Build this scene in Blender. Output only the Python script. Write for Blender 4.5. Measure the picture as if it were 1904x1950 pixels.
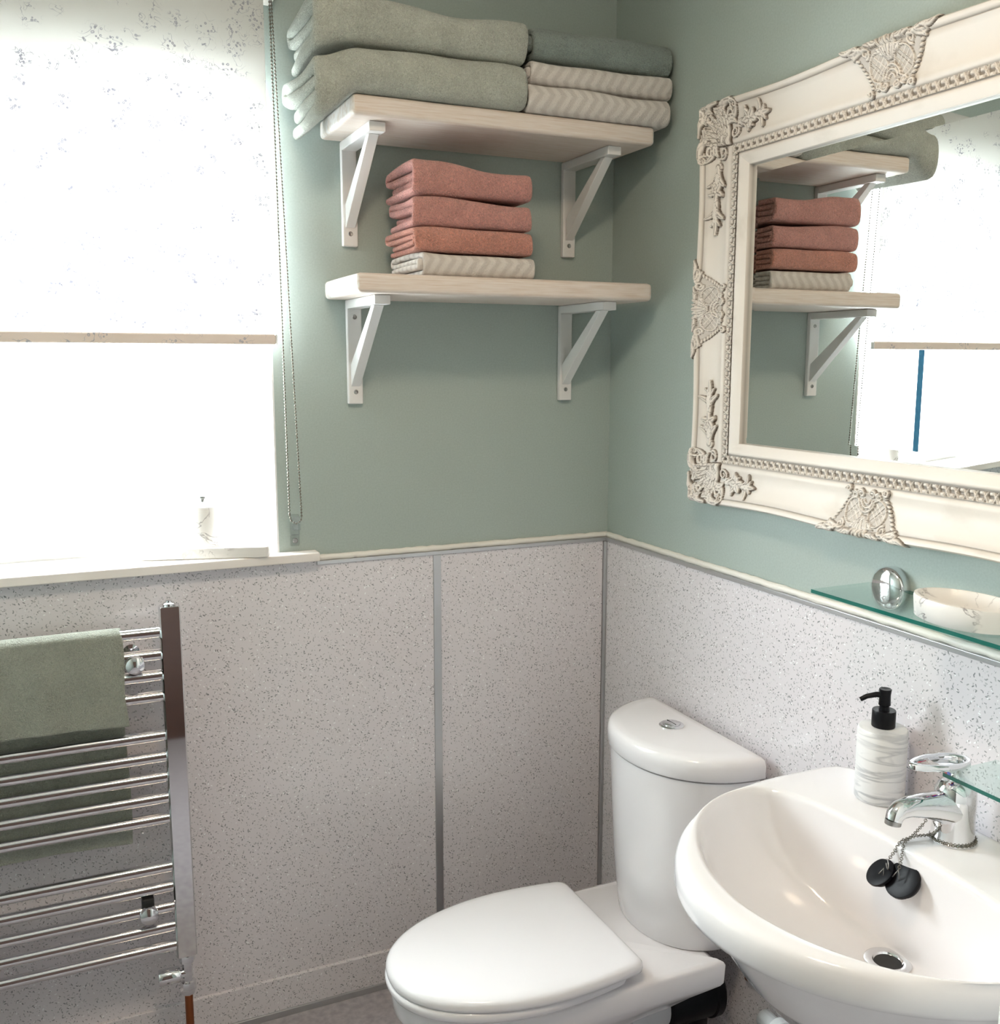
import bpy, bmesh, math, random
import numpy as np
from mathutils import Vector, Matrix
PI = math.pi
R = math.radians
sc = bpy.context.scene
for o in list(bpy.data.objects):
    bpy.data.objects.remove(o)

# ------------------------------------------------------------------ camera
CAM = Vector((-1.2585, -2.1132, 1.5))
yaw, pitch, roll = R(24.443), R(-8.733), R(0.057)
fwd = Vector((math.sin(yaw)*math.cos(pitch), math.cos(yaw)*math.cos(pitch), math.sin(pitch)))
rgt = Vector((math.cos(yaw), -math.sin(yaw), 0)); upv = rgt.cross(fwd)
r2 = rgt*math.cos(roll) + upv*math.sin(roll); u2 = upv*math.cos(roll) - rgt*math.sin(roll)
cd = bpy.data.cameras.new('camera'); cam = bpy.data.objects.new('camera', cd); sc.collection.objects.link(cam)
cam.matrix_world = Matrix(((r2.x, u2.x, -fwd.x, CAM.x), (r2.y, u2.y, -fwd.y, CAM.y), (r2.z, u2.z, -fwd.z, CAM.z), (0, 0, 0, 1)))
cd.sensor_fit = 'HORIZONTAL'; cd.sensor_width = 36.0; cd.lens = 36.0*1870.41/1904; cd.clip_start = .02
sc.camera = cam

# ------------------------------------------------------------------ daylight, exposure
SKY = 20.0
wd = bpy.data.worlds.new('overcast_sky'); sc.world = wd; wd.use_nodes = True
bg = wd.node_tree.nodes['Background']
bg.inputs[0].default_value = (.96, .975, 1.0, 1); bg.inputs[1].default_value = SKY
sc.view_settings.view_transform = 'Standard'; sc.view_settings.look = 'None'
sc.view_settings.exposure = 1.15; sc.view_settings.gamma = 1.0; sc.view_settings.use_curve_mapping = False
LAMP = 26.0
sc.cycles.use_denoising = True
sc.cycles.max_bounces = 8; sc.cycles.diffuse_bounces = 4; sc.cycles.glossy_bounces = 4
sc.cycles.transparent_max_bounces = 16; sc.cycles.transmission_bounces = 8
sc.cycles.sample_clamp_indirect = 8.0; sc.cycles.blur_glossy = 0.6
sc.cycles.use_adaptive_sampling = True; sc.cycles.adaptive_threshold = .05
# window opening (world coordinates)
WX0, WX1, WZ0, WZ1, WALL_T = -1.62, -.826, 1.068, 2.07, .17
pl = bpy.data.lights.new('window_portal', 'AREA'); pl.shape = 'RECTANGLE'
pl.size = WX1-WX0; pl.size_y = WZ1-WZ0; pl.cycles.is_portal = True
po = bpy.data.objects.new('window_portal', pl); sc.collection.objects.link(po)
po.location = ((WX0+WX1)/2, WALL_T+.02, (WZ0+WZ1)/2); po.rotation_euler = (R(-90), 0, 0)

# ------------------------------------------------------------------ materials
def newmat(name):
    m = bpy.data.materials.new(name); m.use_nodes = True
    nt = m.node_tree; b = nt.nodes['Principled BSDF']
    return m, nt, b
def N(nt, t, **kw):
    n = nt.nodes.new(t)
    for k, v in kw.items():
        if k in n.inputs: n.inputs[k].default_value = v
        else: setattr(n, k, v)
    return n
def L(nt, a, b): nt.links.new(a, b)
def simple(name, col, rough=.5, metal=0.0, coat=0.0, spec=None):
    m, nt, b = newmat(name)
    b.inputs['Base Color'].default_value = (*col, 1); b.inputs['Roughness'].default_value = rough
    b.inputs['Metallic'].default_value = metal; b.inputs['Coat Weight'].default_value = coat
    b.inputs['Coat Roughness'].default_value = .04
    if spec is not None: b.inputs['Specular IOR Level'].default_value = spec
    return m
def coords(nt, kind='Object'):
    return N(nt, 'ShaderNodeTexCoord').outputs[kind]
def mapping(nt, src, scale=(1, 1, 1), rot=(0, 0, 0), loc=(0, 0, 0)):
    n = N(nt, 'ShaderNodeMapping'); L(nt, src, n.inputs['Vector'])
    n.inputs['Scale'].default_value = scale; n.inputs['Rotation'].default_value = rot; n.inputs['Location'].default_value = loc
    return n.outputs[0]
def ramp(nt, fac, stops, interp='LINEAR'):
    n = N(nt, 'ShaderNodeValToRGB'); L(nt, fac, n.inputs[0]); cr = n.color_ramp; cr.interpolation = interp
    while len(cr.elements) < len(stops): cr.elements.new(.5)
    for e, (p, c) in zip(cr.elements, stops):
        e.position = p; e.color = (*c, 1) if len(c) == 3 else c
    return n.outputs[0]
def mixc(nt, fac, a, b, mode='MIX'):
    n = N(nt, 'ShaderNodeMix', data_type='RGBA', blend_type=mode)
    for s, v in ((0, fac), (6, a), (7, b)):
        if isinstance(v, (int, float)): n.inputs[s].default_value = v
        elif isinstance(v, tuple): n.inputs[s].default_value = (*v, 1)
        else: L(nt, v, n.inputs[s])
    return n.outputs[2]
def math_(nt, op, a, b=None):
    n = N(nt, 'ShaderNodeMath', operation=op)
    for i, v in enumerate((a, b)):
        if v is None: continue
        if isinstance(v, (int, float)): n.inputs[i].default_value = v
        else: L(nt, v, n.inputs[i])
    return n.outputs[0]
def bump(nt, h, strength, dist, b):
    n = N(nt, 'ShaderNodeBump'); n.inputs['Strength'].default_value = strength; n.inputs['Distance'].default_value = dist
    L(nt, h, n.inputs['Height']); L(nt, n.outputs[0], b.inputs['Normal'])

M = {}
def paint(name, col, bs=.15):
    m, nt, b = newmat(name)
    n = N(nt, 'ShaderNodeTexNoise', Scale=260.0, Detail=1.0); L(nt, coords(nt), n.inputs['Vector'])
    L(nt, mixc(nt, n.outputs[0], tuple(c*.90 for c in col), tuple(c*1.10 for c in col)), b.inputs['Base Color'])
    b.inputs['Roughness'].default_value = .75; return m
M['sage'] = paint('sage_wall_paint', (.397, .460, .432))
M['ceil'] = paint('white_ceiling_paint', (.80, .79, .76))
M['white_paint'] = simple('white_gloss_paint', (.80, .79, .78), .38)
M['bracket'] = simple('white_bracket_paint', (.78, .765, .76), .42)
M['sill'] = simple('cream_white_sill_paint', (.84, .785, .75), .4)
M['caulk'] = simple('cream_sealant', (.83, .795, .74), .5)
M['alu'] = simple('satin_aluminium_trim', (.55, .55, .56), .32, .85)
M['upvc'] = simple('white_window_plastic', (.88, .89, .90), .25)
M['gasket'] = simple('dark_window_gasket', (.004, .012, .018), .9, spec=0.0)
M['ceramic'] = simple('white_glazed_ceramic', (.845, .82, .835), .12, 0, .6)
M['seat'] = simple('white_seat_plastic', (.87, .85, .87), .2, 0, .25)
M['chrome'] = simple('polished_chrome', (.80, .80, .82), .06, 1.0)
M['steel'] = simple('dull_steel', (.35, .34, .33), .3, 1.0)
M['chain'] = simple('nickel_bead_chain', (.22, .20, .17), .3, 1.0)
M['copper'] = simple('aged_copper_pipe', (.33, .115, .05), .3, 1.0)
M['rubber'] = simple('black_rubber', (.005, .005, .007), .4, spec=.14)
M['blackp'] = simple('black_plastic', (.004, .004, .006), .35, spec=.2)
M['greyp'] = simple('grey_waste_plastic', (.55, .56, .58), .4)
M['dark'] = simple('dark_parts_and_hollow_shade', (.02, .02, .02), .6)  # near-black for dark fittings; also paints the shade inside the drain
M['red'] = simple('red_marker', (.5, .02, .03), .3); M['blue'] = simple('blue_marker', (.03, .05, .45), .3)
M['mirror'] = simple('silvered_mirror', (.86, .88, .87), 0.0, 1.0)
M['door'] = None

def panel_mat():
    m, nt, b = newmat('speckled_laminate')
    c = coords(nt); uv = coords(nt, 'UV')
    fac_d = None; fac_glint = None
    for k, (rot, seed, scl) in enumerate(((.35, 0.0, 185.), (1.35, 3.3, 200.), (2.2, 7.1, 185.), (2.75, 11.7, 215.))):
        v = N(nt, 'ShaderNodeTexVoronoi', feature='F1', voronoi_dimensions='2D'); v.inputs['Scale'].default_value = scl
        rt = N(nt, 'ShaderNodeVectorRotate', rotation_type='Z_AXIS'); L(nt, uv, rt.inputs[0]); rt.inputs['Angle'].default_value = rot
        L(nt, mapping(nt, rt.outputs[0], (1.0, .42, 1.0), (0, 0, 0), (seed, seed*.7, 0)), v.inputs['Vector'])
        sep = N(nt, 'ShaderNodeSeparateColor'); L(nt, v.outputs['Color'], sep.inputs[0])
        near = math_(nt, 'LESS_THAN', v.outputs['Distance'], math_(nt, 'ADD', math_(nt, 'MULTIPLY', sep.outputs[2], .15), .09))
        dk = math_(nt, 'MULTIPLY', near, math_(nt, 'GREATER_THAN', sep.outputs[0], .70))
        dk = math_(nt, 'MULTIPLY', dk, math_(nt, 'ADD', math_(nt, 'MULTIPLY', sep.outputs[1], .75), .2))
        glint = math_(nt, 'MULTIPLY', near, math_(nt, 'LESS_THAN', sep.outputs[0], .035))  # laminate sparkle: glints painted as paler flecks
        fac_d = dk if fac_d is None else math_(nt, 'MAXIMUM', fac_d, dk)
        fac_glint = glint if fac_glint is None else math_(nt, 'MAXIMUM', fac_glint, glint)
    n = N(nt, 'ShaderNodeTexNoise', Scale=5.0, Detail=2.0); L(nt, c, n.inputs['Vector'])
    col = mixc(nt, n.outputs[0], (.785, .740, .775), (.74, .70, .725))
    col = mixc(nt, fac_glint, col, (.95, .95, .97)); col = mixc(nt, fac_d, col, (.21, .22, .23))
    L(nt, col, b.inputs['Base Color']); b.inputs['Roughness'].default_value = .22
    b.inputs['Coat Weight'].default_value = .25; b.inputs['Coat Roughness'].default_value = .08
    return m
M['panel'] = panel_mat()

def terry(name, col, amp=.27):
    m, nt, b = newmat(name); c = coords(nt)
    n1 = N(nt, 'ShaderNodeTexNoise', Scale=260.0, Detail=3.0, Distortion=1.6); L(nt, c, n1.inputs['Vector'])
    n2 = N(nt, 'ShaderNodeTexVoronoi', Scale=330.0); L(nt, c, n2.inputs['Vector'])
    n3 = N(nt, 'ShaderNodeTexNoise', Scale=18.0, Detail=2.0); L(nt, c, n3.inputs['Vector'])
    h = math_(nt, 'ADD', n1.outputs[0], math_(nt, 'MULTIPLY', n2.outputs['Distance'], -.25))
    f = math_(nt, 'ADD', math_(nt, 'MULTIPLY', n1.outputs[0], .8), math_(nt, 'MULTIPLY', n3.outputs[0], .3))
    L(nt, ramp(nt, f, [(.35, tuple(x*(1-amp) for x in col)), (.75, tuple(min(1, x*(1+amp)) for x in col))]), b.inputs['Base Color'])
    b.inputs['Roughness'].default_value = .95; b.inputs['Specular IOR Level'].default_value = .1
    b.inputs['Sheen Weight'].default_value = .35; b.inputs['Sheen Roughness'].default_value = .5
    bump(nt, h, 1.0, .006, b); return m
M['t_sage'] = terry('sage_terry', (.535, .555, .49))
M['t_teal'] = terry('grey_green_terry', (.275, .335, .310))
M['t_peach'] = terry('peach_terry', (.66, .305, .265), .36)
M['t_peach2'] = terry('coral_terry', (.68, .295, .225), .36)

def chevron():
    m, nt, b = newmat('chevron_terry'); uv = coords(nt, 'UV'); c = coords(nt)
    s = N(nt, 'ShaderNodeSeparateXYZ'); L(nt, uv, s.inputs[0])
    tri = math_(nt, 'PINGPONG', s.outputs[1], .024)
    v = math_(nt, 'ADD', s.outputs[0], math_(nt, 'MULTIPLY', tri, .8))
    n0 = N(nt, 'ShaderNodeTexNoise', Scale=60.0); L(nt, c, n0.inputs['Vector'])
    v = math_(nt, 'ADD', v, math_(nt, 'MULTIPLY', n0.outputs[0], .004))
    w = math_(nt, 'PINGPONG', v, .0125)
    f = ramp(nt, math_(nt, 'MULTIPLY', w, 80.0), [(.25, (0, 0, 0)), (.70, (1, 1, 1))])
    n1 = N(nt, 'ShaderNodeTexNoise', Scale=420.0, Detail=3.0, Distortion=1.0); L(nt, c, n1.inputs['Vector'])
    col = mixc(nt, f, (.66, .60, .56), (.81, .755, .71))
    col = mixc(nt, math_(nt, 'MULTIPLY', n1.outputs[0], .35), col, (.60, .55, .51))
    L(nt, col, b.inputs['Base Color']); b.inputs['Roughness'].default_value = .95
    b.inputs['Specular IOR Level'].default_value = .1; b.inputs['Sheen Weight'].default_value = .3
    bump(nt, math_(nt, 'ADD', n1.outputs[0], math_(nt, 'MULTIPLY', f, .6)), .9, .003, b); return m
M['chev'] = chevron()

def wood(name, base, dark, white, wfac, axis_scale):
    m, nt, b = newmat(name); c = coords(nt)
    n = N(nt, 'ShaderNodeTexNoise', Scale=9.0, Detail=6.0, Distortion=1.5); L(nt, mapping(nt, c, axis_scale), n.inputs['Vector'])
    n2 = N(nt, 'ShaderNodeTexNoise', Scale=30.0, Detail=4.0); L(nt, mapping(nt, c, axis_scale), n2.inputs['Vector'])
    col = ramp(nt, n.outputs[0], [(.32, dark), (.62, base)])
    f = ramp(nt, n2.outputs[0], [(.30, (0, 0, 0)), (.60, (wfac,)*3)])
    L(nt, mixc(nt, f, col, white), b.inputs['Base Color']); b.inputs['Roughness'].default_value = .55
    bump(nt, n2.outputs[0], .25, .001, b); return m
M['shelf'] = wood('limewashed_pine', (.67, .56, .48), (.62, .495, .41), (.77, .70, .655), .75, (.5, 12, 12))
M['shelf_end'] = wood('limewashed_end_grain', (.70, .62, .55), (.60, .5, .42), (.82, .79, .77), 1.0, (6, 3, 3))
M['doorwood'] = wood('brown_door_wood', (.085, .036, .022), (.05, .022, .015), (.10, .045, .03), .3, (8, 8, .7))

def frame_mat():
    m, nt, b = newmat('antiqued_white_frame_paint'); c = coords(nt)
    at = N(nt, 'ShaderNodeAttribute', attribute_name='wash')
    n = N(nt, 'ShaderNodeTexNoise', Scale=40.0, Detail=5.0); L(nt, mapping(nt, c, (1, .25, .25)), n.inputs['Vector'])
    n2 = N(nt, 'ShaderNodeTexNoise', Scale=7.0, Detail=2.0); L(nt, c, n2.inputs['Vector'])
    col = mixc(nt, n2.outputs[0], (.77, .69, .61), (.77, .72, .68))
    col = mixc(nt, ramp(nt, n.outputs[0], [(.58, (0, 0, 0)), (.78, (.45,)*3)]), col, (.52, .45, .38))
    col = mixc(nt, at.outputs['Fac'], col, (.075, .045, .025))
    L(nt, col, b.inputs['Base Color']); b.inputs['Roughness'].default_value = .5; return m
M['frame'] = frame_mat()

def marble(name, scale, base, vein, width, seed=0.0, stretch=(1, 1, 1), dist=2.5, mask=(.45, .62)):
    m, nt, b = newmat(name); c = coords(nt)
    n = N(nt, 'ShaderNodeTexNoise', Scale=scale, Detail=4.0, Distortion=dist); L(nt, mapping(nt, c, stretch, (0, 0, 0), (seed, seed, seed)), n.inputs['Vector'])
    d = math_(nt, 'ABSOLUTE', math_(nt, 'SUBTRACT', n.outputs[0], .5))
    n2 = N(nt, 'ShaderNodeTexNoise', Scale=scale*.8, Detail=2.0); L(nt, mapping(nt, c, (1, 1, 1), (0, 0, 0), (seed+4, 2, 1)), n2.inputs['Vector'])
    f = math_(nt, 'MULTIPLY', ramp(nt, d, [(0.0, (1, 1, 1)), (width, (0, 0, 0))]), ramp(nt, n2.outputs[0], [(mask[0], (0, 0, 0)), (mask[1], (1, 1, 1))]))
    L(nt, mixc(nt, f, base, vein), b.inputs['Base Color']); b.inputs['Roughness'].default_value = .35; return m
M['marble'] = marble('veined_resin', 11.0, (.80, .77, .74), (.22, .19, .19), .022, 1.7)
M['marble_b'] = marble('banded_grey_resin', 11.0, (.80, .79, .79), (.42, .42, .44), .085, 5.3, (.45, .45, 4.0), 1.4, (.30, .62))

def glass_mat(name, tint, gloss, rough=0.0):
    m = bpy.data.materials.new(name); m.use_nodes = True; nt = m.node_tree; nt.nodes.clear()
    out = N(nt, 'ShaderNodeOutputMaterial'); t = N(nt, 'ShaderNodeBsdfTransparent'); t.inputs[0].default_value = (*tint, 1)
    g = N(nt, 'ShaderNodeBsdfGlossy'); g.inputs['Roughness'].default_value = rough
    fr = N(nt, 'ShaderNodeLayerWeight', Blend=.5); mx = N(nt, 'ShaderNodeMixShader')
    L(nt, math_(nt, 'MULTIPLY', math_(nt, 'ADD', math_(nt, 'MULTIPLY', math_(nt, 'POWER', fr.outputs['Facing'], 5.0), .9), .04), gloss), mx.inputs[0]); L(nt, t.outputs[0], mx.inputs[1]); L(nt, g.outputs[0], mx.inputs[2])
    L(nt, mx.outputs[0], out.inputs[0]); return m
M['pane'] = glass_mat('window_glass', (.93, .97, .97), .8)
M['shelf_glass'] = glass_mat('clear_shelf_glass', (.90, .97, .95), 1.0)
M['clear'] = glass_mat('clear_plastic', (.93, .94, .94), 1.5, .1)
M['glass_edge'] = simple('green_polished_glass_edge', (.012, .13, .105), .08, 0, .5)

def blind_mat(name, trans, base=(.80, .795, .78)):
    m = bpy.data.materials.new(name); m.use_nodes = True; nt = m.node_tree; nt.nodes.clear()
    out = N(nt, 'ShaderNodeOutputMaterial'); uv = coords(nt, 'UV')
    nz = N(nt, 'ShaderNodeTexNoise', Scale=95.0, Detail=2.0); L(nt, uv, nz.inputs['Vector'])
    mp = mapping(nt, uv); add = N(nt, 'ShaderNodeVectorMath', operation='ADD'); L(nt, mp, add.inputs[0])
    sv = N(nt, 'ShaderNodeVectorMath', operation='SCALE'); L(nt, nz.outputs['Color'], sv.inputs[0]); sv.inputs['Scale'].default_value = .006; L(nt, sv.outputs[0], add.inputs[1])
    # blossoms: small rings of petals scattered in clusters, with thin stems between
    v = N(nt, 'ShaderNodeTexVoronoi', feature='F1', Scale=135.0); L(nt, uv, v.inputs['Vector'])
    ring = ramp(nt, v.outputs['Distance'], [(.10, (0, 0, 0)), (.18, (1, 1, 1)), (.30, (1, 1, 1)), (.38, (0, 0, 0))])
    clus = N(nt, 'ShaderNodeTexVoronoi', feature='F1', Scale=24.0); L(nt, add.outputs[0], clus.inputs['Vector'])
    cm = ramp(nt, clus.outputs['Distance'], [(.30, (1, 1, 1)), (.42, (0, 0, 0))])
    st = N(nt, 'ShaderNodeTexNoise', Scale=38.0, Detail=1.0, Distortion=1.5); L(nt, uv, st.inputs['Vector'])
    sd = math_(nt, 'ABSOLUTE', math_(nt, 'SUBTRACT', st.outputs[0], .5))
    stem = ramp(nt, sd, [(.004, (1, 1, 1)), (.012, (0, 0, 0))])
    cm2 = ramp(nt, clus.outputs['Distance'], [(.42, (1, 1, 1)), (.60, (0, 0, 0))])
    f = math_(nt, 'MAXIMUM', math_(nt, 'MULTIPLY', ring, cm), math_(nt, 'MULTIPLY', stem, cm2))
    col = mixc(nt, math_(nt, 'MULTIPLY', f, .9), base, (.40, .40, .46))
    d = N(nt, 'ShaderNodeBsdfDiffuse'); t = N(nt, 'ShaderNodeBsdfTranslucent'); mx = N(nt, 'ShaderNodeMixShader')
    L(nt, col, d.inputs[0]); L(nt, col, t.inputs[0]); mx.inputs[0].default_value = trans
    L(nt, d.outputs[0], mx.inputs[1]); L(nt, t.outputs[0], mx.inputs[2]); L(nt, mx.outputs[0], out.inputs[0]); return m
M['blind'] = blind_mat('floral_blind_fabric', .28)
M['blind_bar'] = blind_mat('floral_fabric_over_lath', .02, (.80, .69, .63))  # same fabric, the bar's shaded beige put into its base colour

def floor_mat():
    m, nt, b = newmat('grey_vinyl'); c = coords(nt)
    n = N(nt, 'ShaderNodeTexNoise', Scale=60.0, Detail=5.0); L(nt, c, n.inputs['Vector'])
    L(nt, ramp(nt, n.outputs[0], [(.3, (.33, .30, .33)), (.7, (.48, .45, .47))]), b.inputs['Base Color']); b.inputs['Roughness'].default_value = .45
    return m
M['floor'] = floor_mat()

# ------------------------------------------------------------------ object helpers
COL = sc.collection
def obj(name, bm, mat, parent=None, smooth=False, bevel=0.0, seg=2, angle=40):
    me = bpy.data.meshes.new(name)
    if isinstance(bm, bmesh.types.BMesh):
        bmesh.ops.recalc_face_normals(bm, faces=bm.faces[:]); bm.to_mesh(me); bm.free()
    else:
        me.from_pydata(*bm); me.update()
    o = bpy.data.objects.new(name, me); COL.objects.link(o)
    for mm in (mat if isinstance(mat, (list, tuple)) else [mat]):
        me.materials.append(M[mm] if isinstance(mm, str) else mm)
    if smooth:
        for p in me.polygons: p.use_smooth = True
        if smooth == 'angle': me.set_sharp_from_angle(angle=R(angle))
    if bevel:
        b = o.modifiers.new('bevel', 'BEVEL'); b.width = bevel; b.segments = seg; b.limit_method = 'ANGLE'; b.angle_limit = R(35)
        for p in me.polygons: p.use_smooth = True
        me.set_sharp_from_angle(angle=R(50))
        if hasattr(b, 'harden_normals'): b.harden_normals = True
    if parent: o.parent = parent
    return o
def thing(name, label, cat, group=None):
    o = bpy.data.objects.new(name, None); COL.objects.link(o); o.empty_display_size = .02
    o['label'] = label; o['category'] = cat
    if group: o['group'] = group
    return o
def tag(o, label, cat, group=None):
    o['label'] = label; o['category'] = cat
    if group: o['group'] = group
    return o
def struct(o, label=None):
    o['kind'] = 'structure'
    if label: o['label'] = label
    return o
def box(bm, x0, x1, y0, y1, z0, z1, mi=0):
    vs = [bm.verts.new((x, y, z)) for z in (z0, z1) for y in (y0, y1) for x in (x0, x1)]
    for f in ((0, 2, 3, 1), (4, 5, 7, 6), (0, 1, 5, 4), (2, 6, 7, 3), (0, 4, 6, 2), (1, 3, 7, 5)):
        bm.faces.new([vs[i] for i in f]).material_index = mi
    return vs
def B(*boxes):
    bm = bmesh.new()
    for b in boxes: box(bm, *b)
    return bm
def loft(rings, cap0=True, cap1=True, closed=True, bm=None):
    bm = bm or bmesh.new()
    rv = [[bm.verts.new(p) for p in r] for r in rings]
    n = len(rings[0])
    for a, b in zip(rv[:-1], rv[1:]):
        for i in range(n if closed else n-1):
            j = (i+1) % n
            bm.faces.new((a[i], a[j], b[j], b[i]))
    if cap0: bm.faces.new(list(reversed(rv[0])))
    if cap1: bm.faces.new(rv[-1])
    return bm
def ring_at(c, axis, r, n=24, ph=0.0):
    axis = Vector(axis).normalized(); t = Vector((0, 0, 1)) if abs(axis.z) < .9 else Vector((1, 0, 0))
    u = axis.cross(t).normalized(); v = axis.cross(u)
    return [Vector(c) + (u*math.cos(2*PI*i/n+ph) + v*math.sin(2*PI*i/n+ph))*r for i in range(n)]
def lathe(c, axis, prof, n=28, bm=None):
    axis = Vector(axis).normalized()
    return loft([ring_at(Vector(c)+axis*h, axis, max(r, .0001), n) for r, h in prof], bm=bm)
def tube(pts, r, n=10, bm=None, closed=False):
    pts = [Vector(p) for p in pts]; rings = []
    up = None
    for i, p in enumerate(pts):
        a = pts[(i-1) % len(pts)] if closed else pts[max(i-1, 0)]; b = pts[(i+1) % len(pts)] if closed else pts[min(i+1, len(pts)-1)]
        t = (b-a).normalized()
        if up is None: up = Vector((0, 0, 1)) if abs(t.z) < .9 else Vector((1, 0, 0))
        u = t.cross(up).normalized(); v = u.cross(t); up = v
        rr = r[i] if isinstance(r, (list, tuple)) else r
        rings.append([p + (u*math.cos(2*PI*k/n) + v*math.sin(2*PI*k/n))*rr for k in range(n)])
    if closed: return loft(rings + [rings[0]], False, False, bm=bm)
    return loft(rings, bm=bm)
def ball(bm, c, r, seg=8, rings=5, sx=(1, 1, 1)):
    bmesh.ops.create_uvsphere(bm, u_segments=seg, v_segments=rings, radius=r, matrix=Matrix.Translation(Vector(c)) @ Matrix.Diagonal((*sx, 1)))
def setuv(o, fn):
    me = o.data; uvl = me.uv_layers.new(name='UVMap')
    for l in me.loops:
        uvl.data[l.index].uv = fn(me.vertices[l.vertex_index].co)

# ------------------------------------------------------------------ the room
XL, YF, ZC = -1.78, -2.55, 2.42
HP = 1.055                                   # top of the laminate panels
wall_back = struct(obj('wall_back', B((XL-.1, WX0, 0, WALL_T, 0, ZC), (WX1, .12, 0, WALL_T, 0, ZC), (WX0, WX1, 0, WALL_T, 0, WZ0-.002), (WX0, WX1, 0, WALL_T, WZ1, ZC)), 'sage'), 'sage green painted back wall around the window')
wall_right = struct(obj('wall_right', B((0, .12, YF-.1, 0, 0, ZC)), 'sage'), 'sage green painted wall behind the mirror')
wall_left = struct(obj('wall_left', B((XL-.1, XL, YF-.1, 0, 0, ZC)), 'sage'), 'sage green painted side wall')
wall_front = struct(obj('wall_front', B((XL, 0, YF-.1, YF, 0, ZC)), 'sage'), 'sage green painted wall facing the window')
floor = struct(obj('floor', B((XL, 0, YF, 0, -.05, 0)), 'floor'), 'grey vinyl floor')
ceiling = struct(obj('ceiling', B((XL-.1, .12, YF-.1, WALL_T, ZC, ZC+.05)), 'ceil'), 'white ceiling')
# white reveal lining of the window opening
obj('reveal_lining', B((WX1-.004, WX1, 0.0, WALL_T-.06, WZ0, WZ1), (WX0, WX0+.004, 0.0, WALL_T-.06, WZ0, WZ1), (WX0+.004, WX1-.004, 0.0, WALL_T-.06, WZ1-.004, WZ1)), 'white_paint', wall_back)
# laminate panels, joint strips and capping
T = .010
def puv(o):
    me = o.data; ul = me.uv_layers.new(name='UVMap')
    for p in me.polygons:
        for li in p.loop_indices:
            c = me.vertices[me.loops[li].vertex_index].co
            ul.data[li].uv = (c.y+5, c.z) if abs(p.normal.x) > .7 else ((c.x, c.y+9) if abs(p.normal.z) > .7 else (c.x, c.z))
    return o
def panel(parent, *b):
    return puv(obj('wall_panel', B(b), 'panel', parent, bevel=.0008, seg=1))
puv(obj('wall_panel', B((XL, -.747, -T, 0, .09, WZ0-.001), (-.747, -.473, -T, 0, .09, HP)), 'panel', wall_back))
panel(wall_back, -.455, -.018, -T, 0, .09, HP)
panel(wall_right, -T, 0, -2.0, -.018, .09, HP)
obj('joint_strip', B((-.4735, -.4545, -T-.003, 0, .09, HP)), 'alu', wall_back, bevel=.001)
obj('corner_strip', B((-.0175, 0, -.0175, 0, .09, HP)), 'alu', wall_back, bevel=.003)
obj('panel_capping', B((-.747, -.0, -T-.004, 0, HP, HP+.009)), 'alu', wall_back, bevel=.001)
obj('panel_capping', B((-T-.004, 0, -2.0, -.014, HP, HP+.009)), 'alu', wall_right, bevel=.001)
def bead(p0, p1, n=60):
    rnd = random.Random(3); pts = []
    for i in range(n+1):
        f = i/n; p = Vector(p0).lerp(Vector(p1), f); pts.append(p + Vector((0, 0, rnd.uniform(-.0008, .0008))))
    return tube(pts, [.0070+rnd.uniform(-.0007, .0007) for _ in pts], 8)
obj('sealant_bead', bead((-.745, -.004, HP+.0145), (-.004, -.004, HP+.0145)), 'caulk', wall_back, smooth=True)
obj('sealant_bead', bead((-.004, -.004, HP+.0145), (-.004, -2.0, HP+.0145), 120), 'caulk', wall_right, smooth=True)
bb = struct(puv(obj('baseboard_back', B((XL, 0, -.018, 0, .0, .094)), 'panel', bevel=.002)), 'speckled laminate skirting along the back wall')
obj('skirting_strip', B((XL, -.0, -.024, -.018, 0, .016)), 'alu', bb, bevel=.001)
br_ = struct(puv(obj('baseboard_right', B((-.018, 0, -2.0, -.018, .0, .094)), 'panel', bevel=.002)), 'speckled laminate skirting along the mirror wall')
# partition end seen at the right edge of the picture
struct(obj('wall_partition', B((-.592, 0, -1.70, -1.62, 0, ZC)), 'ceil', bevel=.004), 'pale partition wall end past the washbasin')
# unseen door behind the camera, widened and darkened for reflections in the chrome
dr = struct(obj('unseen_door', B((-1.74, -.70, YF, YF+.03, 0, 2.1)), 'doorwood', bevel=.003), 'unseen brown wooden door opposite the window, shaped for chrome reflections')
for (x0, x1, z0, z1) in ((-1.66, -1.27, .15, .85), (-1.17, -.78, .15, .85), (-1.66, -1.27, 1.0, 1.95), (-1.17, -.78, 1.0, 1.95)):
    obj('door_panel', B((x0, x1, YF+.03, YF+.036, z0, z1)), 'doorwood', dr, bevel=.004)
obj('door_handle', tube([(-1.55, YF+.03, 1.0), (-1.55, YF+.07, 1.0), (-1.45, YF+.07, 1.0)], .009), 'chrome', dr, smooth=True)

# ------------------------------------------------------------------ window
y0, y1 = WALL_T-.06, WALL_T
F = .045
win = struct(obj('window_1', B((WX0, WX0+F, y0, y1, WZ0, WZ1), (WX1-F, WX1, y0, y1, WZ0, WZ1), (WX0+F, WX1-F, y0, y1, WZ0, WZ0+.05), (WX0+F, WX1-F, y0, y1, WZ1-F, WZ1)), 'upvc', bevel=.003), 'white framed window behind the half lowered blind')
MX = -1.165
obj('mullion', B((MX-.03, MX-.012, y0-.022, y1, WZ0+.05, WZ1-F), (MX-.03, MX-.006, y0-.028, y0-.022, WZ0+.05, WZ1-F)), 'upvc', win)
obj('gasket', B((MX-.012, MX-.009, y0-.0215, y0+.003, WZ0+.07, WZ1-F)), 'gasket', win)
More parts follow.
